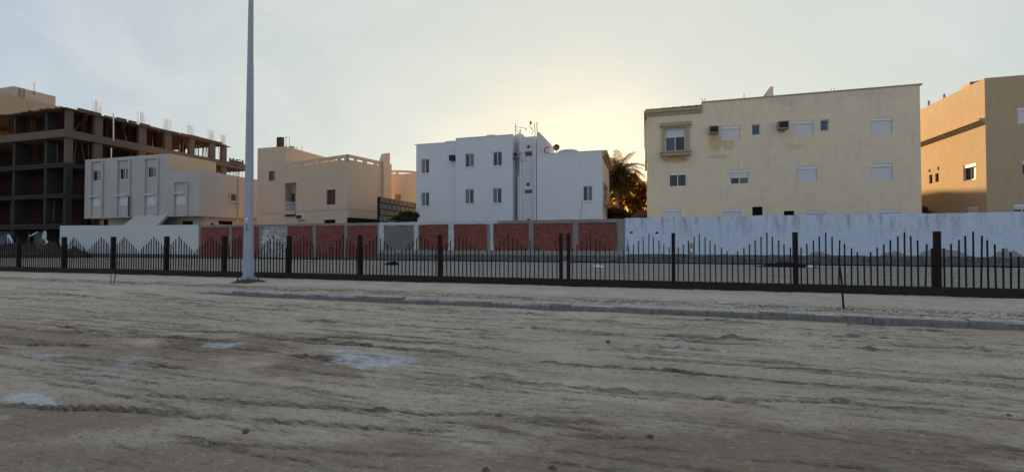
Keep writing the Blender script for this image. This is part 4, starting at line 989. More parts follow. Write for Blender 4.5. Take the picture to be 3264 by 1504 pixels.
# copings
for (u0, u1, z, yy) in ((1320, 1453, zC1, YC + PR), (1452, 1634, zC2, YC), (1711, 1920, zC4, YC)):
    MB().box(wx(u0, yy), wx(u1, yy), yy - .03, yy + .2, z, z + .05).build('coping', M['white_house'], H)
MB().box(wx(1418, YC + PR), wx(1451, YC + PR), YC + PR - .02, YC + PR + .4, zC1 + .05, zC1 + .14).build('parapet_step', M['white_house'], H)
MB().box(wx(1550, YC), wx(1576, YC), YC - .02, YC + .4, zC2 + .05, zC2 + .13).build('parapet_step', M['white_house'], H)
# projecting cornice along the right side
xr_ = X(1920); b_ = MB(); b_.box(xr_ + .002, xr_ + .42, YC + .01, YC + 8.2, zC4 - .28, zC4 + .04); b_.box(xr_ + .002, xr_ + .2, YC + .02, YC + 8.2, zC4 - .5, zC4 - .282); b_.build('cornice', M['trim_stone'], H)
r = F4s.rect(1925, 1940, 648, 662); MB().fbox(F4s, r[0] - .6, r[1] + .4, r[2], r[3], 0, .35).build('balcony_ledge', M['trim_stone'], H)
# pipes on the recess
Fp = Face((X(1634), YC + .45), (X(1711), YC + .45)); hp = lambda u, v, d=.0: Fp.pt(*Fp.hit(u, v), d)
MB().tube([hp(1658, 414), hp(1658, 484), hp(1668, 485), hp(1669, 511), hp(1659, 513), hp(1659, 712)], .065, 6).build('drain_pipe', M['white_pvc'], H)
MB().tube([hp(1653, 560), hp(1653, 712)], .06, 6).build('drain_pipe', M['white_pvc'], H)
MB().tube([hp(1637.5, 446), hp(1637.5, 712)], .035, 6).build('drain_pipe', M['white_pvc'], H)
MB().tube([hp(1709, 436, .5), hp(1710, 712, .5)], .05, 6).build('drain_pipe', M['white_pvc'], H)
MB().tube([F4.pt(*F4.hit(1857, 641), .02), F4.pt(*F4.hit(1853, 668), .02), F4.pt(*F4.hit(1850, 706), .02)], .012, 4).build('cable', M['acdark'], H)
MB().tube([F4.pt(*F4.hit(1851, 500), .015), F4.pt(*F4.hit(1852, 540), .015)], .012, 4).build('cable', M['white_back'], H)
rA = Fc1.rect(1437, 1452, 497, 513); ac_unit(Fc1, rA, 'dark air conditioner at the step between the two parts of the white house', mm='acdark')
rA = Fp.rect(1641, 1655, 488, 505); ac_unit(Fp, rA, 'grey air conditioner in the recess between the drain pipes of the white house', out=.5)
# aerials and dish
an = thing('tv_aerial', 'thin television aerials and masts standing on the roof of the white house', 'aerial', (X(1645), YC + 1.5, zC3))
Fa = Face((X(1600), YC + 1.5), (X(1800), YC + 1.5)); ha = lambda u, v: Fa.pt(*Fa.hit(u, v))
MB().tube([ha(1643, 436), ha(1643, 395)], .03, 5).tube([ha(1643, 404), ha(1673, 409)], .022, 5).tube([ha(1643, 412), ha(1653, 423)], .02, 5).build('mast', M['rust'], an)
MB().tube([ha(1706, 430), ha(1703, 393)], .028, 5).build('mast', M['rust'], an)
MB().tube([ha(1712, 424), ha(1711, 391), ha(1716, 391)], .035, 5).build('mast', M['rust'], an)
b_ = MB(); b_.tube([ha(1690, 395), ha(1688, 402), ha(1698, 414)], .02, 4); b_.tube([ha(1672, 415), ha(1680, 408)], .02, 4); b_.tube([ha(1695, 430), ha(1701, 416)], .02, 4)
b_.tube([ha(1675, 418), ha(1679, 409)], .018, 4); b_.tube([ha(1690, 408), ha(1700, 416)], .015, 4); b_.build('dipole_rods', M['rust'], an)
b_ = MB(); b_.fprism(Fa, [(Fa.hit(1692, 392)[0] + .09 * math.cos(t_), Fa.hit(1692, 392)[1] + .16 * math.sin(t_)) for t_ in np.linspace(0, 6.283, 9)[:-1]], -.05, .05); b_.build('feed_horn', M['rust'], an)
def dish(u, v, rad, Y, label, mm='dish'):
    x, z = on_y(u, v, Y); o = thing('satellite_dish', label, 'satellite dish', (x, Y, z - rad))
    b_ = MB(); n1, n2 = 5, 16
    V = [(x, Y + .12, z)]
    for i in range(1, n1 + 1):
        for k in range(n2): a_ = 2 * math.pi * k / n2; r_ = rad * i / n1; V.append((x + r_ * math.cos(a_), Y + .12 - .22 * (i / n1) ** 2, z + r_ * math.sin(a_)))
    Fq = [(0, 1 + k, 1 + (k + 1) % n2) for k in range(n2)] + [(1 + i * n2 + k, 1 + (i + 1) * n2 + k, 1 + (i + 1) * n2 + (k + 1) % n2, 1 + i * n2 + (k + 1) % n2) for i in range(n1 - 1) for k in range(n2)]
    b_.add(V, Fq); b_.build('reflector', M[mm], o, smooth=True)
    MB().tube([(x, Y + .14, z), (x, Y + .2, z - rad - .4)], .03, 5).build('mount', M['rust'], o)
    MB().tube([(x, Y + .1, z - rad * .8), (x, Y - .5, z)], .015, 4).build('feed_arm', M['rust'], o)
dish(1774, 471, .32, YC + 4, 'small brown satellite dish on the roof of the white house')
Fg = Face((X(1711), YC + .4), (X(1800), YC + .4)); hg = lambda u, v: Fg.pt(*Fg.hit(u, v))
tag(MB().tube([hg(1736, 488), hg(1736, 474), hg(1740, 470), hg(1751, 471)], .045, 5).tube([hg(1742, 488), hg(1750, 488)], .05, 5).build('bent_pipe', M['rust'], H), 'bent rusty pipe on the low roof')

# ------------------------------------------------------------------ A: ribbed grey-white house on the left
YA = 34.9; XA = lambda u: wx(u, YA)
M['ribbed'] = plaster('grey_white_ribbed_render', (0.42, 0.42, 0.41), (0.22, 0.19, 0.17), 0.35, 0.35, scale=1.5, bumps=.35)
M['ribbed_glow'] = plaster('glow_tinted_render', (0.52, 0.43, 0.31), (0.3, 0.22, 0.15), 0.35, 0.3, scale=1.5)  # ribbed render with the yellow glow put into its colour
Hs = thing('ribbed_house', 'grey-white house with paired upright ribs round its windows, in front of the concrete frame', 'house', (XA(450), YA, .3))
FA = Face((XA(267), YA), (XA(632), YA)); RA = FA.rect
zA1 = FA.hit(400, 500)[1]; zA2 = FA.hit(600, 544)[1]; zAo = FA.hit(400, 690)[1]
wA = [RA(295, 320, 544, 577), RA(380, 408, 537, 572), RA(470, 499, 532, 566)]
sA = [RA(293, 320, 626, 658), RA(378, 406, 622, 656), RA(466, 497, 619, 654), RA(560, 592, 614, 652)]
xA0, xA1, xA2 = XA(267), XA(537), XA(632); DA = 14.0
mass(Hs, rect_poly(xA0, xA1, YA, YA + 5.3), zAo, zA1, 'ribbed', {0: wA + sA[:3]}, name='upper_wall')
F6 = Face((xA1, YA + .02), (xA1, YA + 5.3))
MB().fbox(F6, 0, 5.27, zA2 - .6, zA1 - .02, 0, .012).build('side_wall', M['ribbed_glow'], Hs)  # thin overlay carrying the painted glow on this side
Pl = rect_poly(xA1, xA2, YA, YA + 20); FAs = Face(Pl[1], Pl[2]); ws = [FAs.rect(734, 755, 618, 642)]
FAl = Face(Pl[0], Pl[1]); o4 = [(sA[3][0] - (xA1 - xA0), sA[3][1] - (xA1 - xA0), sA[3][2], sA[3][3])]
mass(Hs, Pl, zAo, zA2, 'ribbed', {0: o4, 1: ws}, name='lower_wall')
# ground floor set back under the overhang
gz = zAo
Pg = rect_poly(xA0 + 1.2, xA2 - .6, YA + 1.2, YA + 19.9); Fg0 = Face(Pg[0], Pg[1]); Fg1 = Face(Pg[1], Pg[2])
hg_ = [Fg0.rect(312, 345, 700, 722), Fg0.rect(580, 615, 704, 722)]; mass(Hs, Pg, .1, gz, 'ribbed', {0: hg_, 1: [Fg1.rect(697, 742, 704, 716)]}, name='ground_floor_wall')
for h_ in hg_: window(Hs, Fg0, h_, 'slide', frame='brown_wood')
window(Hs, Fg1, Fg1.rect(697, 742, 704, 716), 'small', p1='dark', frame='brown_wood')
MB().box(xA0, xA2, YA + .0, YA + 5.3, zAo - .12, zAo - .002).build('overhang_slab', M['ribbed'], Hs)
FA1 = FA
def ribs(u0a, u0b, u1a, u1b, vt, vb, wr, sr, sill):
    for i, (ua, ub) in enumerate(((u0a, u0b), (u1a, u1b))):
        r = RA(ua, ub, vt, vb); MB().fbox(FA, r[0], r[1], r[2], r[3], 0, .16).build('rib', M['ribbed'], Hs)
    r = RA(u0b, u1a, vt, vt + 6); MB().fbox(FA, r[0], r[1], r[3] - .12, r[3], .0, .15).build('rib_head', M['ribbed'], Hs)
    if wr: window(Hs, FA, wr, 'slide', p1='glass', p2='glass', split=.62)
    r = sill; MB().fbox(FA, r[0], r[1], r[2], r[3], 0, .22).build('ledge', M['whitewash'], Hs)
    window(Hs, FA, sr, 'shutter', depth=.08)
ribs(289, 295, 325, 331, 513, 688, wA[0], sA[0], RA(292, 323, 624.5, 629)); ribs(373, 378.5, 412, 418, 509, 686, wA[1], sA[1], RA(377, 409, 621, 626))
ribs(461, 466, 501, 507, 504, 684, wA[2], sA[2], RA(465, 499, 618, 623)); ribs(554, 560, 595, 601, 579, 684, None, sA[3], RA(559, 594, 612.5, 619))
window(Hs, FAs, ws[0], 'small', p1='glass', depth=.1)
r = ws[0]; MB().fbox(FAs, r[0] - .12, r[1] + .12, r[2] - .14, r[2], 0, .2).fbox(FAs, r[0] - .12, r[0], r[2], r[3] + .1, 0, .12).fbox(FAs, r[0], r[1] + .12, r[3], r[3] + .1, 0, .12).build('window_surround', M['ribbed'], Hs)
p0 = FAs.hit(759, 560); p1 = FAs.hit(758, 706); MB().tube([FAs.pt(p0[0], zA2, .08), FAs.pt(p0[0], p1[1] + .4, .08), FAs.pt(p0[0] - .15, p1[1] + .1, .08), FAs.pt(p0[0] - .15, .3, .08)], .055, 6).build('drain_pipe', M['ribbed'], Hs)
# sloping porch hood in the middle
Fq = FA; a0, a1 = FA.hit(432, 690)[0], FA.hit(533, 687)[0]
y1 = YA - 1.4; b0, b1 = wx(385, y1), wx(497, y1); ztop = zAo + .1; zlow = on_y(440, 722, y1)[1]
b_ = MB(); A0, A1 = XA(432), XA(533)
top = [(A0, YA - .002, ztop), (A1, YA - .002, ztop), (b1, y1, zlow), (b0, y1, zlow)]
b_.add(top + [(x_, y_, z_ - .35) for x_, y_, z_ in top], [(3, 2, 1, 0), (4, 5, 6, 7), (0, 1, 5, 4), (1, 2, 6, 5), (2, 3, 7, 6), (3, 0, 4, 7)]); b_.build('porch_hood', M['ribbed'], Hs)
p = FA.hit(425, 640); MB().fbox(FA, FA.hit(414.5, 640)[0], FA.hit(418.5, 640)[0], FA.hit(416, 690)[1], FA.hit(416, 625)[1], .155, .2).build('rust_run', M['rust'], Hs)

# ------------------------------------------------------------------ B: tan house, one wing turned
M['tan'] = plaster('tan_render', (0.54, 0.43, 0.325), (0.27, 0.19, 0.14), 0.3, 0.3, scale=1.3, fade=(0.48, 0.38, 0.285))
M['tan_band'] = plaster('peeling_pale_band', (0.52, 0.47, 0.40), (0.2, 0.16, 0.13), 1.1, 0.4, scale=5, bumps=.8)
YB = 36.6; cB = Vector((wx(1107, YB), YB)); thl = R(-77.3); thr = R(12.7)
dl = Vector((math.sin(thl), math.cos(thl))); dr = Vector((math.sin(thr), math.cos(thr)))
def meet(u, o, d):   # distance along o+d*s under column u
    r = ray(u, HOR); n_ = Vector((r.y, -r.x)); return -(o.x * n_.x + o.y * n_.y) / (d.x * n_.x + d.y * n_.y)
sL = meet(906, cB, dl); sN = meet(943, cB, dl); sR = meet(1216, cB, dr)
Bn = thing('tan_house', 'tan house with slotted roof parapet and a small white balcony, behind the brick wall', 'house', (cB.x, cB.y, .3))
pL, pN, pR = cB + dl * sL, cB + dl * sN, cB + dr * sR
pLb, pNb = pL + dr * 8, pN + dr * 8; pBk = cB + dl * sN + dr * sR
FBl = Face(pL, cB); FBr = Face(cB, pR)
zB = FBl.hit(1100, 493)[1]; zBs = FBl.hit(925, 583)[1]; PAR = .75
zBr = zB - PAR
wB = FBl.rect(1041, 1069, 605, 652); wB2 = FBl.rect(1033, 1069, 700, 714)
b_ = MB(); b_.wall(FBl, 0, sL - sN, zBs, zBr); b_.wall(FBl, sL - sN, sL, .1, zBr, [wB, wB2]); b_.wall(FBr, 0, sR, .1, zBr)
Fn = Face(pNb, pN); b_.wall(Fn, 0, 8, .1, zBs)
FLb = Face(pLb, pL); b_.wall(FLb, 0, 8, zBs, zBr)
b_.quad((pL.x, pL.y, zBs), (pLb.x, pLb.y, zBs), (pNb.x, pNb.y, zBs), (pN.x, pN.y, zBs))
bk = pR + dl * sL; b_.wall(Face(pR, bk), 0, sL, .1, zBr)
b_.build('wall', M['tan'], Bn)
MB().add([(p.x, p.y, zBr - .002) for p in (pL, cB, pR, bk)], [(0, 1, 2, 3)]).build('roof', M['concrete'], Bn)
# slotted parapet, a real through wall
zs0, zs1 = zB - .50, zB - .30
def slots(F, us): return [(*sorted((F.hit(a, 520)[0], F.hit(b2, 520)[0])), zs0, zs1) for a, b2 in us]
MB().wall(FBl, 0, sL, zBr, zB, slots(FBl, ((910, 922), (927, 945), (967, 993), (1003, 1014), (1020, 1046), (1048, 1075), (1084, 1097))), back=.15).build('parapet', M['tan'], Bn)
MB().wall(FBr, 0, sR, zBr, zB, slots(FBr, ((1113, 1130), (1138, 1159), (1170, 1194), (1203, 1214))), back=.15).build('parapet', M['tan'], Bn)
window(Bn, FBl, wB, 'panel', p1='brown_wood', frame='brown_wood'); window(Bn, FBl, wB2, 'panel', p1='dark', frame='brown_wood')
zbd = FBl.hit(1020, 668)[1]
def band(F, a0, a1):
    b_ = MB(); q_ = random.Random(int(a1 * 10)); xs_ = np.linspace(a0, a1, max(4, int((a1 - a0) / .25)))
    for i in range(len(xs_) - 1): b_.fprism(F, [(xs_[i], zbd - .12 + q_.uniform(-.06, .03)), (xs_[i + 1], zbd - .12 + q_.uniform(-.06, .03)), (xs_[i + 1], zbd + .16 + q_.uniform(-.05, .04)), (xs_[i], zbd + .16 + q_.uniform(-.05, .04))], 0, .025 + .02 * q_.random())
    b_.build('band', M['tan_band'], Bn)
band(FBl, sL - sN, sL); band(FBr, 0, sR)
r = FBl.rect(951, 971, 684, 700); ac_unit(FBl, r, 'white air conditioner low on the tan house, just above the brick wall', out=.3, mm='white_pvc')
r = FBr.rect(1106, 1213, 697, 704); b_ = MB(); b_.fprism(FBr, [(r[0], r[2] - .5), (r[1], r[2] - .5), (r[1], r[3] - .02), (r[0], r[3])], 0, .5); b_.build('dark_awning', M['char'], Bn)
# square left wing, in line with the street
yT = pL.y + .35; xT1 = wx(907, yT); xT0 = wx(818, yT); FT = Face((xT0, yT), (xT1 + 2.6, yT)); zT = FT.hit(862, 470)[1]
wT_ = [FT.rect(857, 877, 546, 576)]; dT = FT.rect(925, 941, 617, 655)
Pt = rect_poly(xT0, xT1, yT, yT + 9.5)
mass(Bn, Pt, .1, zT, 'tan', {0: wT_}, name='wing_wall')
window(Bn, FT, wT_[0], 'slide', frame='brown_wood', p1='glass', p2='curtain')
yN = yT + .9; FN = Face((xT1 + .01, yN), (xT1 + 4.5, yN)); dT = FN.rect(925, 941, 617, 660)
b_ = MB(); b_.wall(FN, 0, 4.4, .1, zBs, [dT]); b_.build('recess_wall', M['tan'], Bn); window(Bn, FN, dT, 'slide', frame='brown_wood', p1='glass', p2='curtain')
b_ = MB(); q_ = random.Random(8); xs_ = np.linspace(0, xT1 - xT0, 14)
for i in range(13): b_.fprism(FT, [(xs_[i], zbd - .12), (xs_[i + 1], zbd - .12), (xs_[i + 1], zbd + .14 + q_.uniform(-.05, .04)), (xs_[i], zbd + .14 + q_.uniform(-.05, .04))], 0, .04)
b_.build('band', M['tan_band'], Bn)
bx0, bx1 = wx(903, yT - .2), wx(942, yT - .2); zb0 = on_y(925, 683, yT - .2)[1]; zb1 = on_y(925, 672, yT - .2)[1]; zb2 = on_y(925, 644, yT - .2)[1]
MB().box(bx0, bx1, yT - .3, yN - .002, zb0, zb1).build('balcony_slab', M['tan_band'], Bn)
MB().box(bx0 + .2, bx1, yT - .26, yT - .12, zb2 - .06, zb2).build('handrail', M['whitewash'], Bn)
for k in range(8):
    x = bx0 + .26 + (bx1 - bx0 - .3) * k / 7; zz = [zb1, zb1 + .12, zb1 + .35, zb1 + .6, zb2 - .06]
    MB().tube([(x, yT - .19, z) for z in zz], [.05, .03, .065, .035, .05], 6).build('baluster', M['whitewash'], Bn)
MB().box(xT1 + .003, pN.x + .1, yT + .003, yT + .3, .1, zb0 - .25).build('lower_wall', M['tan'], Bn)
# stub tower on the wing roof
ch_x = wx(888, yT + 1); z0_, z1_ = zT, on_y(888, 439, yT + 1)[1]
b_ = MB().box(wx(883, yT + 1), wx(896, yT + 1), yT + .8, yT + 1.3, zT, z1_); b_.build('chimney', M['brown_wood'], Bn)
h2 = lambda u, v: (*[on_y(u, v, yT + 1)[0], yT + 1], on_y(u, v, yT + 1)[1])
MB().tube([h2(893, 438), h2(923, 438), h2(923, 465)], .025, 4).tube([h2(911, 438), h2(911, 466)], .025, 4).tube([h2(911, 463), h2(916, 464)], .02, 4).build('aerial_frame', M['rust'], Bn)
ft = Face((xT1, yT), (xT1, yT + 9.5))
for (u, v, hh_) in ((937, 470, .25), (969, 478, .6), (951, 475, .35), (954, 477, .3)):
    a_, z_ = ft.hit(u, v); MB().tube([ft.pt(a_, zT - .05, -.3), ft.pt(a_, zT + hh_, -.3)], .03 if u != 937 else .3, 6).build('roof_stub', M['tan'], Bn)
# fin pillar at the right end, rounded bay and far wing
FBr2 = Face(pR, pR + dr * 6)
sq = [FBr.hit(u, v) for u, v in ((1215, 514), (1226, 489), (1236, 488), (1236, 521))]
a_1, a_2 = sR, FBr.hit(1237, 560)[0]; a_3 = FBr.hit(1244, 560)[0]
b_ = MB(); b_.fprism(FBr, [(a_1 + .002, .1), (a_2, .1), (a_2, sq[2][1]), (FBr.hit(1227, 500)[0], sq[1][1]), (a_1 + .002, sq[0][1] - .1)], -.5, .25); b_.fbox(FBr, a_2 + .002, a_3, .1, sq[3][1] - .05, -.5, .2); b_.build('fin_pillar', M['tan'], Bn)
q0 = FBr.pt(a_3, 0, -.3); cyx, cyy = wx(1262, 46.0), 47.6
Rr = 2.6; zBay = on_y(1270, 542, cyy - Rr)[1]
def arc(r_, n_=20): return [(cyx + r_ * math.cos(R(200 + 160 * k / n_)), cyy + r_ * math.sin(R(200 + 160 * k / n_))) for k in range(n_ + 1)]
b_ = MB(); A_ = arc(Rr)
for i in range(len(A_) - 1):
    F_1 = Face(A_[i], A_[i + 1]); b_.wall(F_1, 0, F_1.len, .1, zBay - .75)
    gap = (i % 5) not in (0,)
    b_.wall(F_1, 0, F_1.len, zBay - .75, zBay, [(0, F_1.len, zBay - .42, zBay - .24)] if gap else [], back=.14)
b_.add([(x, y, zBay - .752) for x, y in A_], [tuple(range(len(A_)))]); b_.build('round_bay', M['tan'], Bn)
YW = 47.0; F7 = Face((wx(1290, YW), YW), (wx(1336, YW), YW)); z7 = F7.hit(1305, 553)[1]; rc = F7.rect(1302, 1311, 563, 575)
b_ = MB(); b_.wall(F7, 0, F7.len, .1, z7 - 1.0); b_.wall(F7, 0, F7.len, z7 - 1.0, z7, [rc], back=.15); b_.wall(Face((F7.pt(F7.len, 0)[0], YW), (F7.pt(F7.len, 0)[0], YW + 6)), 0, 6, .1, z7); b_.build('far_wing_wall', M['tan'], Bn)
a_, z_ = (rc[0] + rc[1]) / 2, (rc[2] + rc[3]) / 2; rx, rz = (rc[1] - rc[0]) / 2, (rc[3] - rc[2]) / 2
b_ = MB()      # corner fillets turn the square opening into a round one
for k in range(4):
    sx, sy = ((1, 1), (-1, 1), (-1, -1), (1, -1))[k]
    pts = [(a_ + sx * rx, z_ + sy * rz)] + [(a_ + sx * rx * math.cos(t_), z_ + sy * rz * math.sin(t_)) for t_ in np.linspace(math.pi / 2, 0, 6)]
    if sx * sy < 0: pts = pts[::-1]
    b_.fprism(F7, pts, -.14, -.004)
b_.build('round_opening_rim', M['tan'], Bn)
fz = Face(A_[8], A_[12]); wv = fz.rect(1260, 1276, 620, 637)
b_ = MB(); b_.fbox(fz, wv[0], wv[1], wv[2], wv[3], -.1, .12)
wo = b_.build('louvre_window', M['dark'], Bn)
for k in range(6): zz = wv[2] + (wv[3] - wv[2]) * (k + .2) / 6; MB().fbox(fz, wv[0], wv[1], zz, zz + .05, .12, .17).build('louvre', M['trim_stone'], wo)

# ------------------------------------------------------------------ stacked block screen beside the tan house
YS0 = 35.6; xs0 = on_z(1211, HOR + 1)[0]; xs0 = wx(1211, YS0); y_far = on_x(1326, HOR - .01, xs0)[0]
FS = Face((xs0, YS0), (xs0, y_far)); scr = thing('block_screen', 'dark screen wall of large staggered grey blocks between the tan and white houses', 'wall', (xs0, YS0, .3))
zsT = FS.hit(1211, 627)[1]; hb = (FS.hit(1215, 628)[1] - FS.hit(1215, 699)[1]) / 3.65; wb = FS.len / 8.4
MB().fbox(FS, 0, FS.len, .1, zsT, -.3, -.05).build('backing', M['char'], scr)
for row in range(6):
    for k in range(-1, 8):
        a0 = k * wb + (wb * .55 if row % 2 else .08); a1 = a0 + wb - .12; a0, a1 = max(a0, 0), min(a1, FS.len)
        if a1 - a0 < .15: continue
        z1_ = zsT - row * hb - .03; MB().fbox(FS, a0, a1, z1_ - hb + .09, z1_, -.06, .0 + rr.uniform(-.01, .02)).build('block', M['screen_block'], scr)

# ------------------------------------------------------------------ U: unfinished concrete frame
YU = 33.9; xu = wx(206, YU) ; U = thing('unfinished_building', 'unfinished dark concrete frame building with timber props and rebar on its roof', 'building', (wx(150, YU), YU, .3))
FU = Face((xu - 30, YU), (xu, YU)); FUs = Face((xu, YU), (xu, YU + 24))
cu = 212
lvls = [on_y(cu, v, YU)[1] for v in (713, 617, 518, 414, 343)]
yEnd = FUs.hit(722, 450)[0]; yEnd2 = FUs.hit(785, 530)[0]
thick = [.55, .45, .5, .85, .16]
for i, z in enumerate(lvls):
    e = yEnd if i == 4 else (yEnd2 + .6 if i == 3 else yEnd2)
    q_ = random.Random(i)
    x0, x1 = xu - 30, xu + (.25 if i == 3 else .0)
    b_ = MB(); b_.box(x0, x1, YU - (.35 if i == 3 else .12), YU + e, z - thick[i], z)
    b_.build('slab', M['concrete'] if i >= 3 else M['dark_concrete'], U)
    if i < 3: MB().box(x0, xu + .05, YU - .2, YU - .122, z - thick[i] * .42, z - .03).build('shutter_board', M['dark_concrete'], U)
# columns
fl = [.2] + lvls
def colm(x0, x1, y0, y1, i, mm):
    MB().box(x0, x1, y0, y1, fl[i], fl[i + 1] - thick[i] - .002).build('column', M[mm], U)
for i in range(5):
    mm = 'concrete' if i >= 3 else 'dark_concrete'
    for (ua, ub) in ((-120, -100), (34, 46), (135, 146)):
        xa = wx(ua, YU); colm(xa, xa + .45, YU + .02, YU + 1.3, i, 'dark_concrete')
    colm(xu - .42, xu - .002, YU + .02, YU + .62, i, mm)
    for (ua, ub) in ((301, 327), (442, 466), (526, 547), (604, 621), (670, 687), (708, 723)):
        a0, a1 = FUs.hit(ua, 500)[0], FUs.hit(ub, 500)[0]; colm(xu - .45, xu - .003, YU + a0, YU + a1, i, mm)
    for k in range(2):
        for j in range(1, 4): colm(xu - 6 - 4.5 * k, xu - 5.6 - 4.5 * k, YU + 3.2 + 4.6 * j, YU + 4.0 + 4.6 * j, i, 'dark_concrete')
a0, a1 = FUs.hit(720, 545)[0], FUs.hit(738, 545)[0]
# inner walls
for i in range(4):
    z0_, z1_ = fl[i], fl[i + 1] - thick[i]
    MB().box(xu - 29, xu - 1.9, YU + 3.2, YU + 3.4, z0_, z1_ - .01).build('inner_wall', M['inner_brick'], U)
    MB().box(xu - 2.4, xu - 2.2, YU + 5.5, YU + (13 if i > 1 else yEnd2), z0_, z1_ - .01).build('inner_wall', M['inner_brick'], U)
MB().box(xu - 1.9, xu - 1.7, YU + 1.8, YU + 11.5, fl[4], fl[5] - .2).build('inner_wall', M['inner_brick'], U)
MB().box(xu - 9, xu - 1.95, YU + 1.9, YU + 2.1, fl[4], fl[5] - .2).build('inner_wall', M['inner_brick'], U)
# timber props, top two storeys
q_ = random.Random(77); np_ = 0
for s_, lv in ((4, 1), (3, 1)):
    z0_, z1_ = fl[s_], fl[s_ + 1] - thick[s_]
    for k in range(150 if s_ == 4 else 80):
        side = q_.random() < .75
        if side: x, y = xu - q_.uniform(.15, 2.9), YU + q_.uniform(1.4, (yEnd if s_ == 4 else yEnd2) - .2)
        else: x, y = xu - q_.uniform(.5, 14), YU + q_.uniform(.15, 3)
        MB().tube([(x, y, z0_), (x + q_.uniform(-.12, .12), y + q_.uniform(-.12, .12), z1_)], q_.uniform(.035, .055), 4).build('prop', M['prop'], U)
    for k in range(9):
        a = q_.uniform(.5, 18); MB().tube([(xu - .5, YU + a, z0_ + .1), (xu - .6, YU + a + q_.uniform(-1.6, 1.6), z1_ - .1)], .04, 4).build('brace', M['timber'], U)
# formwork decking, ragged boards round the roof edge
dk = fl[5]
for k in range(46):
    a = k * (yEnd + 1) / 46; l_ = q_.uniform(.5, .95)
    MB().box(xu - .6, xu + q_.uniform(.15, .45), YU - .4 + a, YU - .4 + a + l_ * .55, dk + q_.uniform(.0, .02) - .21, dk - .17 + q_.uniform(.0, .04)).build('deck_board', M['timber'], U)
for k in range(36):
    x = xu - 16 + k * .46
    MB().box(x, x + q_.uniform(.25, .42), YU - q_.uniform(.4, .9), YU + .3, dk - .22 + q_.uniform(-.04, .03), dk - .165 + q_.uniform(-.02, .05)).build('deck_board', M['timber'], U)
for k in range(14):
    a = 1 + k * (yEnd - 1.5) / 14; MB().box(xu - .1, xu - .02, YU + a, YU + a + q_.uniform(.9, 1.5), dk, dk + q_.uniform(.14, .34)).build('edge_board', M['timber'], U)
for k in range(16):
    a = q_.uniform(0, yEnd); MB().tube([(xu + .05, YU + a, dk - .25), (xu + q_.uniform(.2, .5), YU + a + q_.uniform(-.5, .5), dk - q_.uniform(.5, 1.1))], .022, 4).build('hanging_batten', M['timber'], U)
# rebar starter bundles
for (u0, u1, vt) in ((303, 328, 322), (443, 464, 358), (527, 547, 379), (603, 620, 400), (670, 686, 415), (710, 722, 430)):
    a0, a1 = FUs.hit(u0, 400)[0], FUs.hit(u1, 400)[0]; zt_2 = FUs.hit((u0 + u1) / 2, vt)[1]; b_ = MB()
    for k in range(9):
        for xx in (.1, .4): y = YU + a0 + (a1 - a0) * k / 8; b_.tube([(xu - xx, y, dk), (xu - xx + q_.uniform(-.03, .03), y + q_.uniform(-.05, .05), zt_2 + q_.uniform(-.05, .05))], .013, 4, False)
    b_.build('rebar_bundle', M['rebar'], U)
b_ = MB()
for k in range(8): x = wx(255, YU + 4) + k * .12; b_.tube([(x, YU + 4, dk), (x, YU + 4, dk + .9)], .012, 4, False)
b_.build('rebar_bundle', M['rebar'], U)
# lower extension deck on the right with stacked formwork
z3 = fl[4]
a0 = FUs.hit(735, 530)[0]; a1 = FUs.hit(780, 530)[0]
for k in range(9):
    a = a0 + (a1 - a0) * k / 9; MB().box(xu - .3, xu - .1, YU + a, YU + a + .18, z3, z3 + q_.uniform(.35, .75)).build('upright_board', M['timber'], U)
for k in range(3): MB().box(xu - .12, xu - .04, YU + a0 + .5 + k * .4, YU + a1 - .3 * k, z3 + .05 + .25 * k, z3 + .17 + .25 * k).build('formwork_plank', M['timber'], U)
for k in range(12):
    a = a0 - .5 + q_.uniform(0, a1 - a0 + 1.3); MB().box(xu - .5, xu + q_.uniform(.3, .7), YU + a, YU + a + .12, z3 - .4 + q_.uniform(-.05, .05), z3 - .3).build('deck_joist', M['timber'], U)
for k in range(9):
    a = FUs.hit(745, 560)[0] + q_.uniform(-2.6, 2.2); MB().tube([(xu - q_.uniform(.1, 2), YU + a, fl[3]), (xu - .2, YU + a + q_.uniform(-.7, .7), z3 - .86)], .045, 4).build('prop', M['prop'], U)
# white downpipes standing in front
Fp_ = Face((xu + .3, YU), (xu + .3, YU + 24))
for (u, va, vb) in ((361.6, 361, 449), (354.5, 472, 520)):
    p0, p1 = Fp_.hit(u, vb), Fp_.hit(u, va); MB().tube([Fp_.pt(p0[0], p0[1]), Fp_.pt(p1[0], p1[1])], .07, 6).build('white_pipe', M['white_pvc'], U)
# loose props and planks leaning in the dark lower storeys
for (ua, va, ub, vb) in ((56, 612, 60, 575), (158, 612, 154, 585), (170, 708, 174, 640), (34, 708, 35, 645), (184, 515, 182, 460)):
    x0, z0_ = on_y(ua, va, YU + .3); x1, z1_ = on_y(ub, vb, YU + .6); MB().tube([(x0, YU + .3, z0_), (x1, YU + .6, z1_)], .05, 4).build('prop', M['timber'], U)
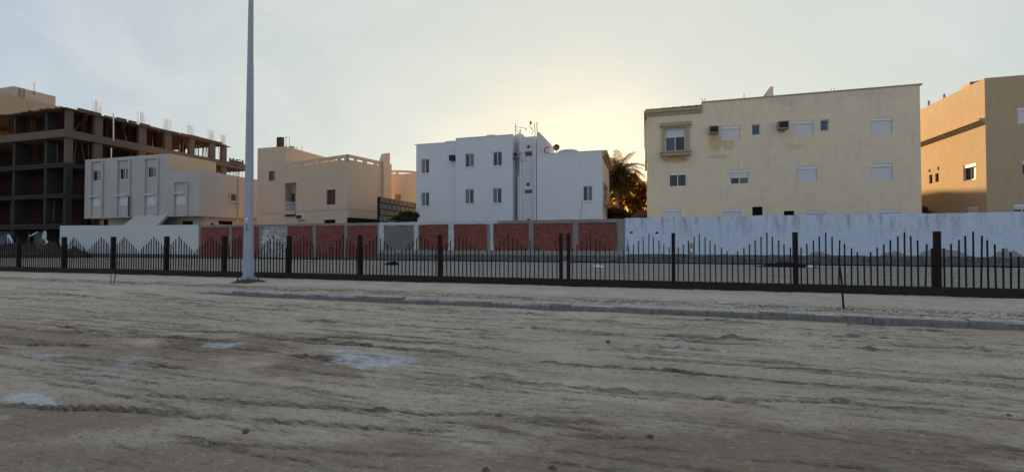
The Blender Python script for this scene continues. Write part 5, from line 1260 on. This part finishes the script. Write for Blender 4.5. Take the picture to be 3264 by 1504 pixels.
# ground storey: pale green wall and hanging sheets
MB().box(xu - 9, xu - .6, YU + 1.9, YU + 2.0, .2, fl[1] - .75).build('green_partition', M['green_wall'], U)
MB().box(xu - 17, xu - 9.05, YU + 1.6, YU + 1.7, .2, fl[1] - .7).build('blue_partition', M['cloth_blue'], U)
def sheet(u0, v0, u1, v1, u2, v2, u3, v3, Y, mm, label, seed):
    """hanging cloth with folds, four corners tl tr br bl"""
    P_ = [Vector((on_y(u, v, Y)[0], Y, on_y(u, v, Y)[1])) for u, v in ((u0, v0), (u1, v1), (u2, v2), (u3, v3))]; b_ = MB(); n_ = 14; V = []
    for i in range(n_ + 1):
        for j in range(n_ + 1):
            s1, t1 = i / n_, j / n_; p = P_[0].lerp(P_[1], s1).lerp(P_[3].lerp(P_[2], s1), t1); p.y += .09 * math.sin(s1 * 15 + seed) * (.3 + t1) + .04 * math.sin(s1 * 31 + t1 * 4); V.append(tuple(p))
    w2 = n_ + 1; b_.add(V, [(i * w2 + j, i * w2 + j + 1, (i + 1) * w2 + j + 1, (i + 1) * w2 + j) for i in range(n_) for j in range(n_)])
    o = b_.build('hanging_sheet', M[mm], smooth=True, origin=(P_[0].x, Y, 1)); tag(o, label, 'sheet'); return o
sheet(23, 747, 31, 747, 47, 782, 21, 790, YU - .4, 'cloth_white', 'tall narrow white sheet hanging under the concrete frame at far left', 1)
sheet(0, 781, 11, 781, 13, 806, 0, 810, YU - .5, 'cloth_white', 'short white sheet at the left edge of the picture', 2)
sheet(90, 753, 122, 737, 120, 742, 95, 754, YU - .3, 'cloth_white', 'slanting white awning edge under the concrete frame', 3)
sheet(139, 737, 147, 736, 147, 762, 137, 761, YU - .3, 'cloth_white', 'white sheet on the column left of the pale wall', 4)
sheet(140, 762, 147, 763, 160, 784, 150, 782, YU - .35, 'cloth_white', 'twisted white strip hanging below the white sheet by the column', 5)
sheet(127, 778, 143, 778, 142, 786, 129, 786, YU - .35, 'cloth_white', 'small white bundle near the ground by the pale wall end', 6)
mx, my = on_z(60, 850, .35)
mound('soil_heap', wx(95, 29), 29.0, 8.0, 2.6, 1.15, M['soil_dark'], 'long dark heap of soil under the unfinished building at far left', 14, n=40)

# ------------------------------------------------------------------ far tan block behind the frame
xg = -82.0; FG = Face((xg, 30), (xg, 60)); gb = thing('far_tan_building', 'pale tan building rising behind the unfinished frame at the top left', 'building', (xg - 6, 42, .3))
yg0, yg1 = FG.hit(44, 275)[0] + 30, FG.hit(177, 330)[0] + 30; zg1 = FG.hit(44, 275)[1]; zg0 = FG.hit(20, 305)[1]
mass(gb, rect_poly(xg - 12, xg, yg0, yg1), zg0 - 3, zg1, 'tan', name='roof_storey_wall')
mass(gb, rect_poly(xg - 16, xg + .6, yg0 - 4.5, yg1 + 6), .1, FG.hit(80, 318)[1], 'ochre', name='wall')
l0 = FG.hit(60, 290); b_ = MB()
for k in range(2): b_.tube([FG.pt(l0[0] + .5 * k, l0[1] - 2.2, .12), FG.pt(l0[0] + .5 * k, l0[1] + .6, .12)], .03, 4)
for k in range(7): b_.tube([FG.pt(l0[0], l0[1] - 2 + k * .38, .12), FG.pt(l0[0] + .5, l0[1] - 2 + k * .38, .12)], .025, 4)
b_.build('ladder', M['rust'], gb)
a_, z_ = FG.hit(108, 296); MB().tube([FG.pt(a_, zg1 - .5, .05), FG.pt(a_, zg1 + 1.2, .05)], .04, 4).build('mast', M['rust'], gb)

# ------------------------------------------------------------------ trees in the gap
def leaves(b_, cx, cy, cz, rx, ry, rz, n_, size, rnd, elong=1.8, gaps=None):
    for _ in range(n_):
        while True:
            a, b2, c_ = rnd.uniform(-1, 1), rnd.uniform(-1, 1), rnd.uniform(-1, 1)
            if a * a + b2 * b2 + c_ * c_ <= 1: break
        p = Vector((cx + a * rx, cy + b2 * ry, cz + c_ * rz)); s_ = size * rnd.uniform(.6, 1.3)
        d = Vector((rnd.gauss(0, 1), rnd.gauss(0, 1), rnd.gauss(-.3, .8))).normalized(); e = d.cross(Vector((rnd.gauss(0, 1), rnd.gauss(0, 1), rnd.gauss(0, 1)))).normalized()
        b_.quad(tuple(p - d * s_ * elong * .5), tuple(p + e * s_ * .5), tuple(p + d * s_ * elong * .5), tuple(p - e * s_ * .5))
def leafy_tree(name, x, y, base, top, blobs, label, cat, m, seed, size=.13, dens=260, grp=None):
    o = thing(name, label, cat, (x, y, base), grp); rnd = random.Random(seed); b_ = MB()
    t_ = MB(); t_.tube([(x, y, base - .2), (x + .1, y, base + (top - base) * .4), (x, y + .1, base + (top - base) * .75)], [.2, .14, .07], 7)
    for (bx, by, bz, rx, ry, rz) in blobs:
        t_.tube([(x, y, base + (top - base) * .4), ((x + bx) / 2, (y + by) / 2, (base + bz) / 2 + .8), (bx, by, bz)], [.09, .05, .02], 5)
        for k in range(6):
            a, b2, c_ = [rnd.uniform(-.6, .6) for _ in range(3)]
            leaves(b_, bx + a * rx, by + b2 * ry, bz + c_ * rz, rx * .5, ry * .5, rz * .5, int(dens * rx * rz), size, rnd)
    t_.build('trunk', M['bark'], o); cr_ = b_.build('crown', m, o); return o
def palm_tree(u, vtop, Y, label, rnd, fr=84, L_=3.3, base=.3):
    x, z = on_y(u, vtop, Y); o = thing('palm_tree', label, 'palm tree', (x, Y, base)); t_ = MB(); h = z - base; pts = []; rs = []
    n_ = 34
    for k in range(n_ + 1): s_ = k / n_; pts.append((x + .25 * math.sin(s_ * 1.5) - .25, Y, base + h * s_)); rs.append((.24 - .05 * s_) * (1.0 + (.16 if k % 2 else -.05)))
    t_.tube(pts, rs, 9); t_.build('trunk', M['bark'], o); cx, cz = pts[-1][0], base + h
    sk = MB()
    for k in range(40):
        a = rnd.uniform(0, 6.28); zz = cz - rnd.uniform(.1, 2.4); r0 = .22; sk.tube([(cx + r0 * math.cos(a), Y + r0 * math.sin(a), zz), (cx + .5 * math.cos(a), Y + .5 * math.sin(a), zz + .1), (cx + .62 * math.cos(a), Y + .62 * math.sin(a), zz - .9)], [.05, .04, .01], 4)
    sk.build('dead_skirt', M['bark'], o)
    for k in range(fr):
        a = 2.399 * k + rnd.uniform(-.2, .2); el = R(70 - 120 * (k / fr) ** .85 + rnd.uniform(-8, 8)); Lk = L_ * rnd.uniform(.85, 1.1)
        d = Vector((math.cos(a) * math.cos(el), math.sin(a) * math.cos(el), math.sin(el))); P_ = Vector((cx, Y, cz)); mids = [P_.copy()]
        ns = 12
        for i in range(ns):
            d = (d + Vector((0, 0, -.105 - .05 * i / ns))).normalized(); P_ = P_ + d * Lk / ns; mids.append(P_.copy())
        f = MB(); f.tube(mids, [.03 * (1 - .8 * i / ns) for i in range(ns + 1)], 4, False)
        for i in range(1, ns):
            for h_ in range(5):
                p = mids[i].lerp(mids[i + 1], h_ / 5); tdir = (mids[i + 1] - mids[i]).normalized(); side = tdir.cross(Vector((0, 0, 1)))
                if side.length < .05: side = Vector((1, 0, 0))
                side.normalize(); up = side.cross(tdir); ll = .62 * math.sin(math.pi * min(1, (i + h_ / 5) / ns * .9 + .12)) + .08
                for sg in (-1, 1):
                    dd = (side * sg * .85 + tdir * .5 + up * rnd.uniform(-.1, .35) + Vector((0, 0, -.25))).normalized(); tip = p + dd * ll * rnd.uniform(.8, 1.1); wv_ = tdir * .028
                    mid = p.lerp(tip, .5) + Vector((0, 0, .02))
                    f.add([tuple(p - wv_ * .5), tuple(mid - wv_), tuple(tip), tuple(mid + wv_), tuple(p + wv_ * .5)], [(0, 1, 3, 4), (1, 2, 3)])
        f.build('frond', M['palm'], o)
    return o
rnd = random.Random(5)
YP = 49.0
palm_tree(1974, 550, YP, 'palm tree in the gap between the white house and the cream building', rnd)
bl = []
for (u, v, r) in ((1948, 560, 1.0), (1950, 600, 1.1), (1955, 640, 1.2), (1968, 590, .9), (2000, 600, 1.1), (2015, 570, .8), (2020, 620, 1.2), (2045, 640, 1.2), (2035, 590, 1.0), (2052, 610, 1.1), (2005, 655, 1.3), (1985, 630, 1.1), (2030, 665, 1.2), (2055, 675, 1.2), (1960, 670, 1.2), (1990, 680, 1.2)):
    x, z = on_y(u, v, YP + 2.5); bl.append((x, YP + 2.5 + rnd.uniform(-.8, .8), z, r, r, r * .95))
x0, _ = on_y(2025, 700, YP + 2.5)
leafy_tree('broadleaf_tree', x0, YP + 2.5, .3, 8.5, bl, 'leafy backlit tree beside and behind the palm', 'tree', M['leaf'], 3, .28, 27)
bl = []
for (u, v, r) in ((1950, 690, 1.1), (1975, 700, 1.2), (2000, 698, 1.2), (2025, 704, 1.1), (2050, 706, 1.0)):
    x, z = on_y(u, v, YP - 4); bl.append((x, YP - 4, z, r, r, r * .8))
leafy_tree('dark_bush', bl[2][0], YP - 4, .3, 3.5, bl, 'low dark bush under the palm, just above the boundary wall', 'bush', M['leaf'], 9, .13, 700)
x0, z0_ = on_y(2012, 690, 42.5); x1, z1_ = on_y(2060, 668, 42.5)
aw_ = MB(); aw_.add([(x0, 41.5, z0_), (x1, 41.5, z0_ + .05), (x1, 43.5, z1_), ((x0 + x1) / 2, 43.5, z1_), (x0, 41.5, z0_ - .15), (x1, 41.5, z0_ - .1), (x1, 43.5, z1_ - .1), ((x0 + x1) / 2, 43.5, z1_ - .1)], [(0, 1, 2, 3), (7, 6, 5, 4), (0, 4, 5, 1), (1, 5, 6, 2), (3, 2, 6, 7), (0, 3, 7, 4)])
aw_.tube([(x0 + .1, 41.6, .2), (x0 + .1, 41.6, z0_)], .05, 6); aw_.tube([(x1 - .1, 41.6, .2), (x1 - .1, 41.6, z0_)], .05, 6)
tag(aw_.build('awning', M['awning'], origin=(x0, 42, .3)), 'small brown awning roof below the tree, beside the cream building', 'awning')
# shrub behind the whitewashed bay
bl = []
for (u, v, r) in ((1265, 694, .45), (1285, 688, .55), (1305, 690, .6), (1325, 684, .45), (1322, 696, .5), (1250, 699, .35), (1290, 698, .6)):
    x, z = on_y(u, v, 34.6); bl.append((x, 34.6, z, r, r * .7, r * .8))
leafy_tree('green_shrub', bl[3][0], 34.6, .3, 3.2, bl, 'green shrub showing over the wall at the foot of the white house', 'shrub', M['shrub'], 21, .10, 900)
bl = []
for (u, v, r) in ((2946, 675, .5), (2952, 690, .7)):
    x, z = on_y(u, v, 44); bl.append((x, 44, z, r, r, r))
leafy_tree('dry_bush', bl[0][0], 44, .3, 4, bl, 'dry reddish bush in the gap beside the tan building', 'bush', M['leaf'], 33, .12, 500)
# trees far behind the cream block, their shade falls low on the ochre wall
for (x, y, h, s_, lb) in ((16.5, 92, 11.0, 41, 'tall tree far behind the cream building, nearer the tan one'), (10.0, 96, 10.0, 42, 'tall tree far behind the middle of the cream building')):
    bl = [(x + rnd.uniform(-3, 3), y + rnd.uniform(-2, 2), h * rnd.uniform(.55, .9), 2.6, 2.2, 1.9) for _ in range(7)]
    leafy_tree('shade_tree', x, y, .3, h, bl, lb, 'tree', M['leaf'], s_, .35, 22)

# ------------------------------------------------------------------ litter in the plot
mxx, myy = on_z(1257, 842, .33); mound('charred_heap', mxx, myy - .3, .6, .4, .36, M['char'], 'small black charred heap at the foot of the grey panel', 51, 18)
mxx, myy = on_z(2515, 855, .3); mound('tar_heap', mxx, myy + .6, 1.9, .7, .26, M['char'], 'low flat black heap in the plot behind the fence at right', 52, 24)
def bag(u, v, sx, sy, sz, label, seed):
    x, y = on_z(u, v, .3); b_ = stone_mb(1, seed, 1); b_.v = [(a * sx, c_ * sy, max(e * sz, -.05)) for a, c_, e in b_.v]
    o = b_.build('plastic_bag', M['bag'], smooth=False); o.location = (x, y, ground_z(x, y) + .05); tag(o, label, 'plastic bag'); return o
bag(1907, 855, .34, .16, .16, 'white plastic bag in the plot behind the middle of the fence', 61); bag(1920, 856, .16, .12, .06, 'small white scrap beside the plastic bag behind the middle of the fence', 62)
bag(2584, 857, .22, .15, .15, 'pale bag at the right end of the flat black heap', 63)
tag(stone_mb(.16, 64, 1.3).build('rubble_lump', M['char'], origin=None), 'black lump on top of the brick wall, left of the lamp post', 'lump').location = (XW(673), WALL_Y + .1, ZT + .07)
bpy.context.view_layer.update()
